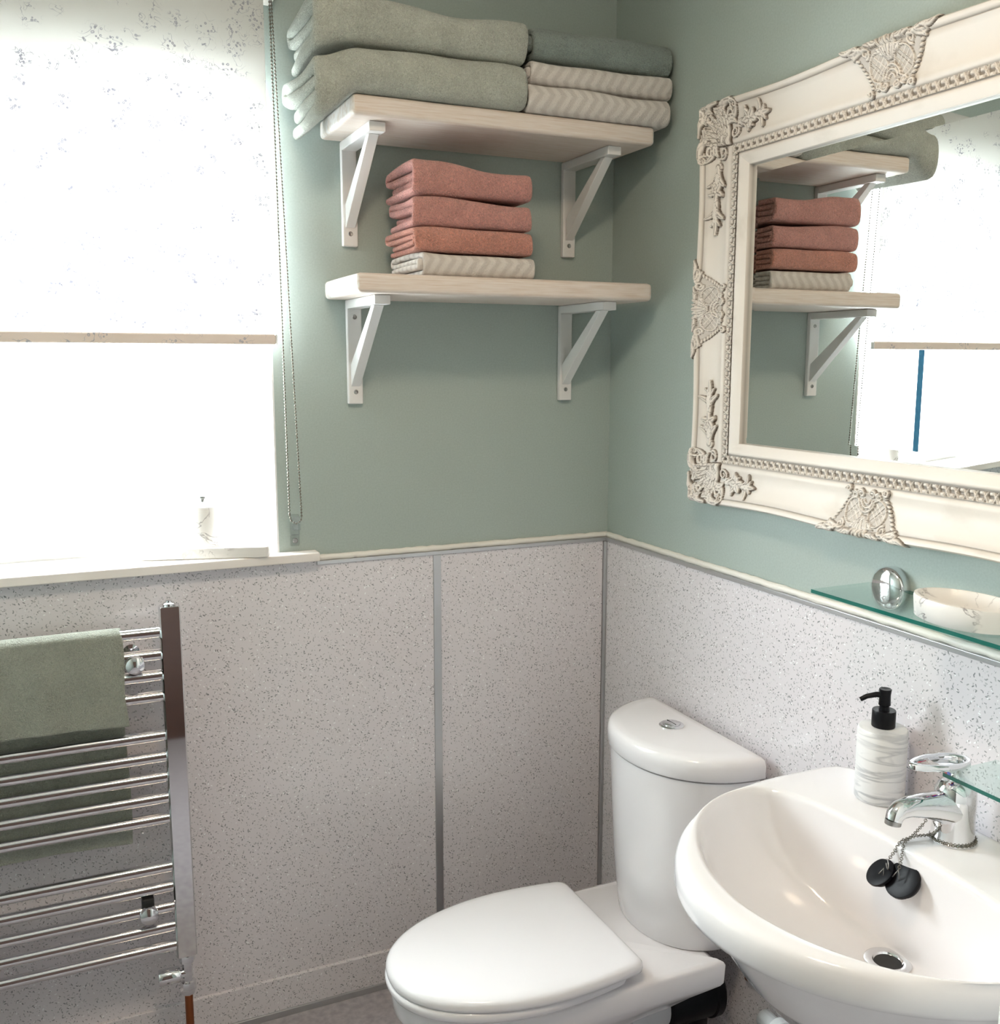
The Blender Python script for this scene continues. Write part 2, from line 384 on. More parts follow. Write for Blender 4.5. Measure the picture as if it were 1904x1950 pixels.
# hinged sash in the left bay
s0, s1 = WX0+F, MX-.03
sash = obj('sash', B((s0, s0+.04, y0-.015, y1-.015, WZ0+.055, WZ1-F), (s1-.014, s1, y0-.015, y1-.015, WZ0+.055, WZ1-F), (s0+.04, s1-.014, y0-.015, y1-.015, WZ0+.055, WZ0+.075), (s0+.04, s1-.014, y0-.015, y1-.015, WZ1-F-.04, WZ1-F)), 'upvc', win, bevel=.002)
obj('window_handle', tube([(s0+.02, y0-.015, 1.42), (s0+.02, y0-.045, 1.42), (s0+.02, y0-.045, 1.32)], .008), 'upvc', sash, smooth=True)
obj('pane', B((s0+.04, s1-.014, y1-.04, y1-.036, WZ0+.075, WZ1-F-.04)), 'pane', win)
obj('pane', B((MX-.004, WX1-F, y1-.04, y1-.036, WZ0+.05, WZ1-F)), 'pane', win)
sill = struct(obj('trim_1', B((XL, WX1-.0045, 0, y0-.001, WZ0, 1.088), (XL, -.746, -.04, -.0005, WZ0, 1.088)), 'sill', bevel=.003), 'white painted window sill board')

# ------------------------------------------------------------------ roller blind
blind = thing('roller_blind', 'floral cream roller blind half lowered over the window', 'blind')
BX0, BX1, BY = -1.66, -.831, -.046
g = ([(x, BY, z) for z in np.linspace(1.55, 2.225, 14) for x in (BX0, BX1)], [], [(2*i, 2*i+1, 2*i+3, 2*i+2) for i in range(13)])
fab = obj('fabric', g, 'blind', blind)
so = fab.modifiers.new('t', 'SOLIDIFY'); so.thickness = .0006
setuv(fab, lambda c: (c.x, c.z))
bar = obj('bottom_bar', B((BX0, BX1+.002, BY-.006, BY+.006, 1.533, 1.5535)), 'blind_bar', blind, bevel=.003)
setuv(bar, lambda c: (c.x, c.z*.9))
obj('bar_end_cap', B((BX1+.002, BX1+.005, BY-.006, BY+.006, 1.533, 1.5535)), 'white_paint', blind, bevel=.001)
obj('roller_tube', tube([(BX0, BY+.002, 2.245), (BX1, BY+.002, 2.245)], .02, 20), 'blind', blind, smooth='angle')
obj('end_bracket', B((BX1+.003, BX1+.024, -.07, 0, 2.205, 2.285)), 'caulk', blind, bevel=.004)
obj('end_bracket', B((BX0-.024, BX0-.003, -.07, 0, 2.205, 2.285)), 'caulk', blind, bevel=.004)
def bead_chain(paths, r, step):
    bm = bmesh.new()
    for pts in paths:
        pts = [Vector(p) for p in pts]; carry = 0.0
        for a, b in zip(pts[:-1], pts[1:]):
            Ls = (b-a).length; d = carry
            while d < Ls:
                ball(bm, a.lerp(b, d/Ls), r, 8, 5); d += step
            carry = d-Ls
        tube(pts, r*.32, 5, bm)
    return bm
def sagp(a, b, n=12, sag=.0):
    return [Vector(a).lerp(Vector(b), i/n) + Vector((0, -sag*math.sin(PI*i/n), 0)) for i in range(n+1)]
ch = obj('bead_chain', bead_chain([sagp((-.8215, -.058, 2.215), (-.8065, -.024, 1.172)), sagp((-.8145, -.040, 2.215), (-.780, -.022, 1.165)),
     [(-.8065, -.024, 1.172), (-.804, -.0225, 1.160), (-.793, -.022, 1.152), (-.783, -.022, 1.156), (-.780, -.022, 1.165)]], .00235, .0068), 'chain', blind, smooth=True)
ch['kind'] = 'stuff'
clip = thing('chain_clip', 'small clear plastic clip holding the bead chain to the wall', 'clip')
obj('clip_body', B((-.801, -.783, -.013, -.0005, 1.125, 1.170), (-.799, -.785, -.026, -.013, 1.138, 1.152), (-.800, -.784, -.029, -.026, 1.138, 1.168)), 'clear', clip, bevel=.002)
obj('back_plate', B((-.802, -.782, -.006, -.0004, 1.100, 1.1245)), 'clear', clip, bevel=.002)
obj('screw', lathe((-.792, -.006, 1.112), (0, -1, 0), [(.006, 0), (.006, .001), (.004, .003), (.0005, .0032)], 14), 'steel', clip, smooth='angle')

# ------------------------------------------------------------------ things on the sill
ang = math.atan2(-.071, .255); ca, sa = math.cos(ang), math.sin(ang)
def rrect(cx, cy, hx, hy, r, z, n=6, rot=0.0):
    pts = []
    for (sx, sy, a0) in ((1, 1, 0), (-1, 1, 90), (-1, -1, 180), (1, -1, 270)):
        for k in range(n+1):
            a = R(a0+90*k/n); pts.append((sx*(hx-r)+r*math.cos(a), sy*(hy-r)+r*math.sin(a)))
    c, s = math.cos(rot), math.sin(rot)
    return [Vector((cx+x*c-y*s, cy+x*s+y*c, z)) for x, y in pts]
tc = Vector((-1.1155+.1325*ca-.05*sa, .0200+.1325*sa+.05*ca, 0))
def tr(h, r, z): return rrect(tc.x, tc.y, .1325-h, .05-h, r, z, 6, ang)
tag(obj('marble_tray', loft([tr(.002, .006, 1.0882), tr(0, .008, 1.090), tr(0, .008, 1.1105), tr(.0015, .007, 1.112), tr(.007, .006, 1.112), tr(.009, .005, 1.1065)]), 'marble', smooth='angle'), 'long white marble-effect tray at the front of the window sill', 'tray')
jar = thing('lidded_jar', 'white marble-effect jar with a clear lid on the window sill', 'jar')
jc = (-.977, .045, 1.1066)
obj('jar_body', lathe(jc, (0, 0, 1), [(.036, 0), (.039, .003), (.040, .03), (.040, .085), (.039, .088), (.036, .088), (.035, .08), (.034, .01), (.001, .008)], 32), 'marble', jar, smooth='angle')
lid = obj('lid', lathe((jc[0], jc[1], jc[2]+.0885), (0, 0, 1), [(.001, 0), (.0405, 0), (.0405, .004), (.039, .005), (.001, .0055)], 32), 'clear', jar, smooth='angle')
obj('knob', lathe((jc[0], jc[1], jc[2]+.0945), (0, 0, 1), [(.004, 0), (.004, .006), (.008, .009), (.008, .013), (.001, .015)], 16), 'steel', lid, smooth='angle')

# ------------------------------------------------------------------ wall shelves
def wall_shelf(label, x0, x1, depth, ztop, bxs, plate_len, arm_len):
    th = .038
    t = thing('wall_shelf', label, 'shelf', 'whitewashed wall shelves')
    bm = bmesh.new(); box(bm, x0, x1, -depth, -.0005, ztop-th, ztop)
    for f in bm.faces:
        if abs(f.normal.x) > .9 or abs((f.verts[0].co.x-f.verts[1].co.x)+(f.verts[1].co.x-f.verts[2].co.x)) < 1e-6 and len({round(v.co.x, 4) for v in f.verts}) == 1:
            f.material_index = 1
    obj('board', bm, ['shelf', 'shelf_end'], t, bevel=.009, seg=3)
    zb = ztop-th
    for bx in bxs:
        w = .0165
        k = obj('bracket', B((bx-w, bx+w, -.014, -.0005, zb-plate_len, zb-.0002)), 'bracket', t, bevel=.0025)
        obj('bracket_arm', B((bx-w, bx+w, -arm_len, -.0142, zb-.019, zb-.0004)), 'bracket', k, bevel=.002)
        # square brace between arm and plate
        h = .0105; bm = bmesh.new()
        p0 = Vector((bx, -arm_len+.034, zb-.0192)); p1 = Vector((bx, -.0142, zb-plate_len+.062)); d = .024
        vs = []
        for sx in (-h, h):
            vs += [bm.verts.new(p0+Vector((sx, -d*.45, 0))), bm.verts.new(p0+Vector((sx, d*.45, 0))), bm.verts.new(p1+Vector((sx, 0, d))), bm.verts.new(p1+Vector((sx, 0, -d)))]
        for f in ((0, 1, 2, 3), (7, 6, 5, 4), (0, 4, 5, 1), (1, 5, 6, 2), (2, 6, 7, 3), (3, 7, 4, 0)): bm.faces.new([vs[i] for i in f])
        obj('brace', bm, 'bracket', k, bevel=.0012)
        for sz in ((zb-plate_len+.026, zb-.036) if (bx < -.4 and ztop < 1.9) else (zb-plate_len+.026,)):
            obj('screw', lathe((bx, -.014, sz), (0, -1, 0), [(.0050, 0), (.0050, .0006), (.0040, .0016), (.0015, .0010), (.0005, .0008)], 14), 'steel', k, smooth='angle')
    return t
wall_shelf('upper whitewashed wooden wall shelf carrying green and chevron towels', -.714, -.048, .25, 1.994, (-.655, -.1265), .214, .215)
wall_shelf('lower whitewashed wooden wall shelf carrying the peach towel stack', -.712, -.045, .25, 1.668, (-.6505, -.1315), .223, .215)

# ------------------------------------------------------------------ folded towels
def fold_path(D, H, Nl, flat=.62, seg=9):
    t = H/(2*Nl); pts = []; up = False
    for k in range(Nl):
        lo, hi = (k+.5)*t, H-(k+.5)*t
        rad = (hi-lo)/2; cyc = (hi+lo)/2; pf = D-H/2*flat
        back = .012+.006*k + (t*.5 if k else 0)
        a, b = (lo, hi) if not up else (hi, lo)
        for p in np.linspace(back, pf, 9)[:-1]: pts.append((p, a))
        for i in range(seg+1):
            an = PI*i/seg; q = cyc-rad*math.cos(an)*(1 if not up else -1)
            sq = abs(math.sin(an))**.72
            pts.append((pf+rad*flat*sq, q))
        nb = .012+.006*k + t*.5
        for p in np.linspace(pf, nb, 9)[1:]: pts.append((p, b))
        if k < Nl-1:       # fold at the back to the next inner layer
            nlo, nhi = (k+1.5)*t, H-(k+1.5)*t
            nx = nhi if not up else nlo
            for i in range(1, 4):
                an = PI*i/4; pts.append((nb-t*.5*math.sin(an), (b+nx)/2+(b-nx)/2*math.cos(an)))
        up = not up
    return np.array(pts), t
def towel(name, label, cat_group, x0, x1, yb, yf, z0, H, Nl, mat, seed=1, droop=None, top=None, rough=.003, ragged=.010, flat=.62):
    rnd = random.Random(seed); D = yb-yf
    path, t = fold_path(D, H, Nl, flat)
    tn = np.gradient(path, axis=0); tn /= np.linalg.norm(tn, axis=1)[:, None]; nr = np.stack([-tn[:, 1], tn[:, 0]], 1)
    arc = np.concatenate([[0], np.cumsum(np.linalg.norm(np.diff(path, axis=0), axis=1))])
    n = len(path); K = 44; e = min(.016, t*.6)
    ph = [rnd.uniform(0, 6.28) for _ in range(10)]
    xs = []
    for i in range(6): xs.append((x0 + e*(1-math.cos(PI/2*i/5)), math.sin(PI/2*(i+.6)/5.6)))
    for f in np.linspace(0, 1, K)[1:-1]: xs.append((x0+e+(x1-x0-2*e)*f, 1.0))
    for i in range(5, -1, -1): xs.append((x1 - e*(1-math.cos(PI/2*i/5)), math.sin(PI/2*(i+.6)/5.6)))
    V = []; UV = []
    for (x, th) in xs:
        fl = max(0, 1-(x-x0)/.05); fr = max(0, 1-(x1-x)/.05)
        off = (nr*(t*.485*max(th, .12)))
        for side in (1, -1):
            pq = path + off*side
            for i in range(n):
                p, q = pq[i]
                a = arc[i]
                dx = ragged*(math.sin(a*6.5+ph[0])+.35*math.sin(a*19+ph[1]))*(fl**1.3) + ragged*.4*(math.sin(a*25+ph[2]))*(fr**1.5)
                zz = q/H
                w = rough*(math.sin(x*15+ph[3]+zz*1.5)+.6*math.sin(x*33+ph[4]+p*9))
                dz = zz*w + rough*.7*math.sin(p*22+ph[5])*zz
                dy = rough*.9*(math.sin(x*19+ph[6]+zz*2.2)+.5*math.sin(x*41+ph[7])) if p > D*.4 else 0
                # layer ends splay and pinch
                dz += fl**2*rough*1.4*math.sin(a*17+ph[8])*zz
                X = x+dx; Y = yb-p-dy; Z = z0+q+dz
                if top: Z += zz*top(X)
                if droop: X, Z = droop(X, Z, z0)
                V.append((X, Y, Z)); UV.append((x, a))
    m = 2*n; Fc = []
    nx = len(xs)
    for r in range(nx-1):
        A, C = r*m, (r+1)*m
        for i in range(n-1):
            Fc.append((A+i, A+i+1, C+i+1, C+i)); Fc.append((A+n+i+1, A+n+i, C+n+i, C+n+i+1))
        Fc.append((A+n, A, C, C+n)); Fc.append((A+n-1, A+2*n-1, C+2*n-1, C+n-1))
    for r, flip in ((0, False), (nx-1, True)):
        A = r*m
        for i in range(n-1):
            f = (A+i, A+n+i, A+n+i+1, A+i+1); Fc.append(f if not flip else tuple(reversed(f)))
    o = obj(name, (V, [], Fc), mat, smooth='angle', angle=80)
    bm = bmesh.new(); bm.from_mesh(o.data); bmesh.ops.recalc_face_normals(bm, faces=bm.faces[:]); bm.to_mesh(o.data); bm.free()
    ul = o.data.uv_layers.new(name='UVMap')
    for l in o.data.loops: ul.data[l.index].uv = UV[l.vertex_index]
    return tag(o, label, 'towel', cat_group)
SE = -.722                                     # left end of the upper board
def sm(v): v = min(1, max(0, v)); return v*v*(3-2*v)
def droop1(X, Z, z0):
    f = sm((SE+.02-X)/.075)
    return X, Z-f*.050*(1-.55*min(1, max(0, (Z-z0)/.085)))
def droop2(X, Z, z0):
    f = sm((SE+.01-X)/.075); return X, Z-f*.016*(1-.5*min(1, max(0, (Z-z0)/.085)))
G1, G2, G3 = 'bath towels on the upper shelf', 'chevron towels', 'peach towels on the lower shelf'
ZU = 1.9945
towel('folded_bath_towel', 'large pale sage folded bath towel drooping over the upper shelf edge, lower of two', G1, -.785, -.362, -.015, -.272, ZU, .080, 2, 't_sage', 4, droop1, None, .0030, .008)
towel('folded_bath_towel', 'large pale sage folded bath towel, topmost of the left stack', G1, -.780, -.360, -.02, -.268, ZU+.0855, .075, 2, 't_sage', 9, droop2, lambda x: .012*sm((-.52-x)/.2), .003, .009)
towel('folded_chevron_towel', 'cream chevron towel directly on the upper shelf board under another chevron towel', G2, -.353, -.020, -.03, -.268, ZU, .052, 2, 'chev', 12, None, lambda x: .004*math.sin(x*18), .002, .005, .75)
towel('folded_chevron_towel', 'cream chevron towel sandwiched under the dark grey-green towel', G2, -.352, -.012, -.03, -.262, ZU+.0555, .045, 2, 'chev', 15, None, None, .002, .005, .75)
towel('folded_hand_towel', 'dark grey-green folded towel on top of the two chevron towels', G1, -.346, -.014, -.03, -.258, ZU+.1035, .062, 2, 't_teal', 18, None, None, .002, .006, .8)
ZL = 1.6685
towel('folded_chevron_towel', 'cream chevron towel at the bottom of the peach stack', G2, -.575, -.322, -.04, -.225, ZL, .044, 2, 'chev', 21, None, None, .0018, .006, .5)
towel('folded_peach_towel', 'orange-peach folded towel lying directly on the chevron towel', G3, -.583, -.324, -.04, -.224, ZL+.0480, .0455, 2, 't_peach2', 25, None, None, .002, .008, .5)
towel('folded_peach_towel', 'peach folded towel in the middle of the three peach ones', G3, -.578, -.325, -.04, -.223, ZL+.0975, .0530, 2, 't_peach', 29, None, lambda x: .005*sm((-.45-x)/.1), .0022, .008, .5)
towel('folded_peach_towel', 'peach folded towel on the very top of its stack', G3, -.582, -.326, -.04, -.223, ZL+.1570, .0550, 2, 't_peach', 33, None, lambda x: .010*sm((-.42-x)/.12), .0025, .008, .5)

# ------------------------------------------------------------------ ornate mirror
MW, MH, MY0, MZ0, FWID = .976, .794, -.405, 1.208, .130
PD = [0, .002, .006, .011, .0145, .0165, .0185, .028, .042, .058, .070, .076, .080, .0845, .0870, .0885, .1060, .1075, .1100, .1140, .1285, .130]
PHh = [.026, .042, .0485, .0485, .0455, .0410, .0420, .0375, .0315, .0285, .0285, .0305, .0310, .0295, .0275, .0260, .0260, .0275, .0300, .0300, .0205, .0200]
PW = [.25, .05, 0, 0, .05, .55, .15, .0, 0, 0, 0, .0, 0, .05, .25, .25, .25, .25, .05, 0, 0, .1]
def prof(d): return np.interp(d, PD, PHh)
mirror = thing('wall_mirror', 'landscape wall mirror in an ornate antiqued white frame', 'mirror')
def MP(s, t, h): return (-h, MY0-s, MZ0+t)
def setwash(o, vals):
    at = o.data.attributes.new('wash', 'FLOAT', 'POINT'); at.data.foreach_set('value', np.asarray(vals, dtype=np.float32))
def side_map(side):
    if side == 'left': return MH, (lambda u, d: (d, u))
    if side == 'right': return MH, (lambda u, d: (MW-d, MH-u))
    if side == 'bottom': return MW, (lambda u, d: (MW-u, d))
    return MW, (lambda u, d: (u, MH-d))
for side in ('left', 'right', 'bottom', 'top'):
    Ls, fm = side_map(side); nu = 90; V = []; Fc = []; ws = []
    cols = [(0.0, .0015)] + list(zip(PD, PHh)) + [(FWID, .008)]
    wv = [.3] + PW + [.6]
    for i in range(nu+1):
        f = i/nu
        rec = .0065*math.sin(PI*((f*2) % 1.0))**2          # swept outer edge, fuller at corners and middles
        for (d, h), w in zip(cols, wv):
            dd = d + rec*max(0, 1-d/.06)
            u = dd + f*(Ls-2*dd)
            s, t = fm(u, dd); V.append(MP(s, t, h)); ws.append(w)
    nc = len(cols)
    for i in range(nu):
        for j in range(nc-1):
            Fc.append((i*nc+j, i*nc+j+1, (i+1)*nc+j+1, (i+1)*nc+j))
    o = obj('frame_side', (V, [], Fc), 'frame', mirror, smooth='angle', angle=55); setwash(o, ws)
# bevelled plate
def mring(d, h): return [Vector(MP(*p, h)) for p in ((d, d), (MW-d, d), (MW-d, MH-d), (d, MH-d))]
obj('mirror_plate', loft([mring(.122, .002), mring(.122, .0105), mring(.150, .0117)]), 'mirror', mirror)

class Relief:
    def __init__(s): s.st = []
    def stroke(s, pts, rad, h=.006, crease=.0):
        if not isinstance(rad, (list, tuple)): rad = [rad]*len(pts)
        s.st.append((np.array(pts, float), np.array(rad, float), h, crease))
    def leaf(s, p0, p1, w, bend=0.0, h=.0072, crease=.35, n=7):
        w = w*1.25
        p0 = np.array(p0, float); p1 = np.array(p1, float); d = p1-p0; nn = np.array([-d[1], d[0]])
        pts = [p0+d*f+nn*bend*math.sin(PI*f) for f in np.linspace(0, 1, n)]
        s.stroke(pts, [w*(.25+.75*math.sin(PI*min(.98, .12+.82*f))**.8) for f in np.linspace(0, 1, n)], h, crease)
    def spiral(s, c, r0, r1, a0, turns, w, h=.006, n=22):
        pts = [(c[0]+(r0+(r1-r0)*f)*math.cos(a0+turns*2*PI*f), c[1]+(r0+(r1-r0)*f)*math.sin(a0+turns*2*PI*f)) for f in np.linspace(0, 1, n)]
        s.stroke(pts, [w*(1-.35*f) for f in np.linspace(0, 1, n)], h)
    def flower(s, c, r, n=5, h=.0075, a0=0):
        for k in range(n):
            a = a0+2*PI*k/n; s.leaf((c[0]+.15*r*math.cos(a), c[1]+.15*r*math.sin(a)), (c[0]+r*math.cos(a), c[1]+r*math.sin(a)), r*.36, 0, h, .2, 4)
        s.stroke([c, (c[0]+1e-5, c[1])], r*.26, h+.002)
    def mesh(s, A0, A1, B0, B1, res, base, plate=None):
        a = np.arange(A0, A1+res/2, res); b = np.arange(B0, B1+res/2, res)
        X, Y = np.meshgrid(a, b, indexing='ij'); Hh = np.zeros_like(X); Wn = np.zeros_like(X)
        if plate is not None:
            pm = plate(X, Y); Hh = np.where(pm, .0022, 0); Wn = np.where(pm, .30, 0)
        for pts, rad, h, cr in s.st:
            lo = pts.min(0)-rad.max(); hi = pts.max(0)+rad.max()
            i0, i1 = np.searchsorted(a, [lo[0], hi[0]]); j0, j1 = np.searchsorted(b, [lo[1], hi[1]])
            if i1 <= i0 or j1 <= j0: continue
            xs = X[i0:i1, j0:j1]; ys = Y[i0:i1, j0:j1]; best = np.full(xs.shape, 9.0)
            for k in range(len(pts)-1):
                p, q = pts[k], pts[k+1]; d = q-p; l2 = max(d@d, 1e-12)
                tt = np.clip(((xs-p[0])*d[0]+(ys-p[1])*d[1])/l2, 0, 1)
                dist = np.hypot(xs-p[0]-tt*d[0], ys-p[1]-tt*d[1])/(rad[k]+(rad[k+1]-rad[k])*tt+1e-9)
                best = np.minimum(best, dist)
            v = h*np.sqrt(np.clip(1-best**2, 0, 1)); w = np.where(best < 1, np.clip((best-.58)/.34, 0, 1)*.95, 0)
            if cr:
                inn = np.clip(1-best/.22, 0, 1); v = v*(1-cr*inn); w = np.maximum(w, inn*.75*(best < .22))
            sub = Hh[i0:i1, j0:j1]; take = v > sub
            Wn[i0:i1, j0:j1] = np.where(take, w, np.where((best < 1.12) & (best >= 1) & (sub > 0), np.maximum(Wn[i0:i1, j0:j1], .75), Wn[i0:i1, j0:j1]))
            Hh[i0:i1, j0:j1] = np.where(take, v, sub)
        on = Hh > 1e-4
        keep = on.copy(); keep[1:] |= on[:-1]; keep[:-1] |= on[1:]; keep[:, 1:] |= on[:, :-1]; keep[:, :-1] |= on[:, 1:]
        idx = -np.ones(X.shape, int); idx[keep] = np.arange(keep.sum())
        q = keep[:-1, :-1] & keep[1:, :-1] & keep[1:, 1:] & keep[:-1, 1:]
        ii, jj = np.nonzero(q)
        F4 = np.stack([idx[ii, jj], idx[ii+1, jj], idx[ii+1, jj+1], idx[ii, jj+1]], 1)
        hz = base(X, Y)+np.where(on, Hh+.0004, -.0025)
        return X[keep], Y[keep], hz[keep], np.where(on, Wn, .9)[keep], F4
def basecorner(a, b): return prof(np.minimum(a, b))

def corner_relief(ka, kb):
    r = Relief()
    c = (.084, .084)
    for k, an in enumerate(np.linspace(180+6, 270-6, 8)):
        ln = .060+.010*math.sin((an-180)/90*PI)
        r.leaf(c, (c[0]+ln*math.cos(R(an)), c[1]+ln*math.sin(R(an))), .0068, .04*(1 if k < 4 else -1), .0085, .3)
    r.stroke([(.064, .064), (.0641, .064)], .016, .0095)
    for k in range(5): r.leaf((.064, .064), (.064+.017*math.cos(R(20+k*72)), .064+.017*math.sin(R(20+k*72))), .0042, .1, .0108, .3, 5)
    for sw in (0, 1):
        f = (lambda p: p) if not sw else (lambda p: (p[1], p[0]))
        k = ka if not sw else kb
        def L_(p0, p1, w, bend=0, h=.0065): r.leaf(f(p0), f(p1), w, bend*(1 if not sw else -1), h)
        def S_(cc, r0, r1, a0, tn, w, h=.006):
            if not sw: r.spiral(cc, r0, r1, a0, tn, w, h)
            else: r.spiral(f(cc), r0, r1, PI/2-a0, -tn, w, h)
        def st(p): return (p[0] if p[0] < .1 else .1+(p[0]-.1)*k, p[1])
        # rim leaves and scrolls
        L_((.012, .012), (.046, .006), .0060, .15); L_((.030, .014), (.062, .008), .0065, -.15); L_((.050, .018), (.085, .010), .0065, .2)
        L_((.072, .020), (.108, .012), .0075, -.2); L_((.080, .034), (.112, .024), .0060, .25)
        S_((.094, .034), .013, .003, 1.2, 1.35, .0032); S_((.108, .018), .010, .002, 2.6, 1.2, .0028)
        S_((.100, .066), .012, .003, -.6, 1.3, .0030); L_((.078, .048), (.104, .050), .0055, -.25); L_((.060, .030), (.082, .036), .0050, .3)
        S_((.030, .030), .010, .002, 3.6, 1.25, .0028, .0075)
        L_((.040, .036), (.058, .026), .0045, .3); L_((.018, .026), (.040, .022), .0045, -.3)
        # spray running along the side
        S_(st((.116, .052)), .0085, .002, .5, 1.2, .0026)
        r.stroke([f(st((.108, .054))), f(st((.150, .050))), f(st((.186, .049)))], .0020, .0045)
        for (p0, p1, w, bd) in (((.116, .052), (.138, .030), .0060, .2), ((.116, .053), (.140, .072), .0060, -.2), ((.126, .052), (.150, .038), .0050, .2), ((.126, .052), (.152, .065), .0050, -.2),
                                ((.154, .050), (.178, .026), .0054, .25), ((.154, .050), (.180, .072), .0054, -.25), ((.164, .049), (.188, .038), .0044, .2), ((.164, .049), (.188, .061), .0044, -.2), ((.166, .049), (.199, .049), .0050, 0)):
            L_(st(p0), st(p1), w*(1.15 if k > 1.2 else 1.0), bd, .0080)
        r.flower(f(st((.146, .050))), .0165, 5, .0095, .4)
    return r
def map_patch(P, fm):
    X, Y, Z, Wn, F4 = P
    V = [MP(*fm(x, y), z) for x, y, z in zip(X, Y, Z)]
    return V, F4, Wn
def add_patch(name, V, F4, Wn):
    o = obj(name, (V, [], [tuple(map(int, f)) for f in F4]), 'frame', mirror)
    bm = bmesh.new(); bm.from_mesh(o.data)
    nsum = sum((f.normal.x*f.calc_area() for f in bm.faces))
    if nsum > 0: bmesh.ops.reverse_faces(bm, faces=bm.faces[:])
    bm.to_mesh(o.data); bm.free()
    for p in o.data.polygons: p.use_smooth = True
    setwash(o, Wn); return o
RES = .00125
cr = corner_relief(1.0, 1.55).mesh(.001, .205, .001, .255, RES, basecorner)
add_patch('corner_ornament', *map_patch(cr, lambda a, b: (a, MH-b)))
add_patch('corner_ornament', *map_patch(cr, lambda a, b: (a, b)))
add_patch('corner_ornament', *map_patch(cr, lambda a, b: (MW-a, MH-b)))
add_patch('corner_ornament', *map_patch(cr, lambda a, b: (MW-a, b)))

def mid_relief():
    r = Relief()
    for s in (-1, 1):
        c = (s*.0255, .044); rx, ry = .0185, .0215
        ov = [(c[0]+rx*math.cos(t), c[1]+ry*math.sin(t)) for t in np.linspace(0, 2*PI, 26)]
        r.stroke(ov, .0017, .0058)
        for k in (-1, 0, 1):
            for sl in (-1, 1):
                pts = []
                for f in np.linspace(-1, 1, 13):
                    x = f*.015+k*.0085*1.0; y = sl*f*.015-sl*k*.0085*.2
                    if (x/rx)**2+(y/ry)**2 < .95: pts.append((c[0]+x, c[1]+y))
                if len(pts) > 2: r.stroke(pts, .0010, .0042)
        # serrated flank
        for f in np.linspace(0, 1, 9):
            p = (s*(.066-.030*f), .020+.052*f); r.leaf(p, (p[0]+s*.006, p[1]-.0015), .0026, 0, .0050, 0, 4)
        # scrolls along the outer edge
        r.spiral((s*.046, .019), .0085, .002, PI/2, 1.3*s, .0028); r.spiral((s*.016, .022), .0070, .002, -PI/2, -1.3*s, .0026)
        for k, (x0, y0, x1, y1, w) in enumerate(((.052, .014, .073, .022, .0052), (.055, .011, .078, .015, .0050), (.060, .009, .083, .009, .0046), (.070, .006, .098, .003, .0052), (.030, .012, .044, .006, .0045), (.020, .010, .032, .004, .0045), (.010, .030, .026, .018, .0030))):
            r.leaf((s*x0, y0), (s*x1, y1), w, .15*s*(1 if k % 2 else -1), .0065)
        # band of curls at the inner tip
        r.spiral((s*.012, .0745), .0075, .0018, 0 if s > 0 else PI, 1.4*s, .0026); r.spiral((s*.026, .0715), .0065, .0016, PI/2, 1.4*s, .0024)
        r.spiral((s*.041, .0800), .0065, .0016, PI, 1.2*s, .0026, .0060)
    for k in range(3):
        rr = .0065+.0055*k; r.stroke([(rr*math.cos(t), .066-rr*1.25*math.sin(t)) for t in np.linspace(0.15, PI-.15, 12)], .0019, .0060+.0006*k)
    for x in (-.012, -.006, 0, .006, .012): r.leaf((x*.3, .036), (x*1.6, .004), .0034, 0, .0080)
    r.leaf((0, .030), (0, .001), .0050, 0, .0090)
    return r
def mplate(X, Y): return (np.abs(X) < .066-.030*np.clip((Y-.020)/.052, 0, 1)) & (Y > .006) & (Y < .076)
mr = mid_relief().mesh(-.104, .104, .0008, .090, RES, lambda X, Y: prof(Y), mplate)
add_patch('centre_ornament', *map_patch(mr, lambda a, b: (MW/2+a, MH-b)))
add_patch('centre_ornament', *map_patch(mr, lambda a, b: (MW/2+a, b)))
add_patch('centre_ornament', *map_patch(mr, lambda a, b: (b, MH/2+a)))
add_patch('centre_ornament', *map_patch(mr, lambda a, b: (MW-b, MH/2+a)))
# ribbon moulding: crossed bands with short bars between
def ribbon(Ls):
    d0, d1 = .0890, .1055; dd = np.linspace(d0, d1, 19); n = int((Ls-2*d0)/.0008); u = np.linspace(d0, Ls-d0, n)
    X, Y = np.meshgrid(u, dd, indexing='ij')
    Pp = .0172; p = (X-Ls/2+Pp/2) % Pp-Pp/2; v = (Y-(d0+d1)/2)/((d1-d0)/2)
    cross = np.minimum(np.abs(p-.0042*v), np.abs(p+.0042*v)); h = .0046*np.sqrt(np.clip(1-(cross/.0013)**2, 0, 1))
    c2 = np.abs(np.abs(p-.0042*v)-.0026); h = np.maximum(h, .0036*np.sqrt(np.clip(1-(c2/.0007)**2, 0, 1)))
    bars = np.maximum(np.abs(np.abs(v)-.62)/.30, np.abs(np.abs(p)-Pp/2)/.0036); h2 = .0034*np.sqrt(np.clip(1-bars**2, 0, 1))
    edge = .0030*np.clip((np.abs(v)-.90)/.08, 0, 1)
    h = np.maximum(np.maximum(h, h2), edge)
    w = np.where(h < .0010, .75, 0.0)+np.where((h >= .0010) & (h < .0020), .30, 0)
    Xc = np.clip(X, Y, Ls-Y)
    return Xc, Y, np.full_like(X, .0262)+h, w
for side in ('left', 'right', 'bottom', 'top'):
    Ls, fm = side_map(side); X, Y, Z, Wn = ribbon(Ls); n, m_ = X.shape
    V = [MP(*fm(x, y), z) for x, y, z in zip(X.ravel(), Y.ravel(), Z.ravel())]
    i = np.arange(n*m_).reshape(n, m_); F4 = np.stack([i[:-1, :-1].ravel(), i[1:, :-1].ravel(), i[1:, 1:].ravel(), i[:-1, 1:].ravel()], 1)
    add_patch('ribbon_moulding', V, F4, Wn.ravel())

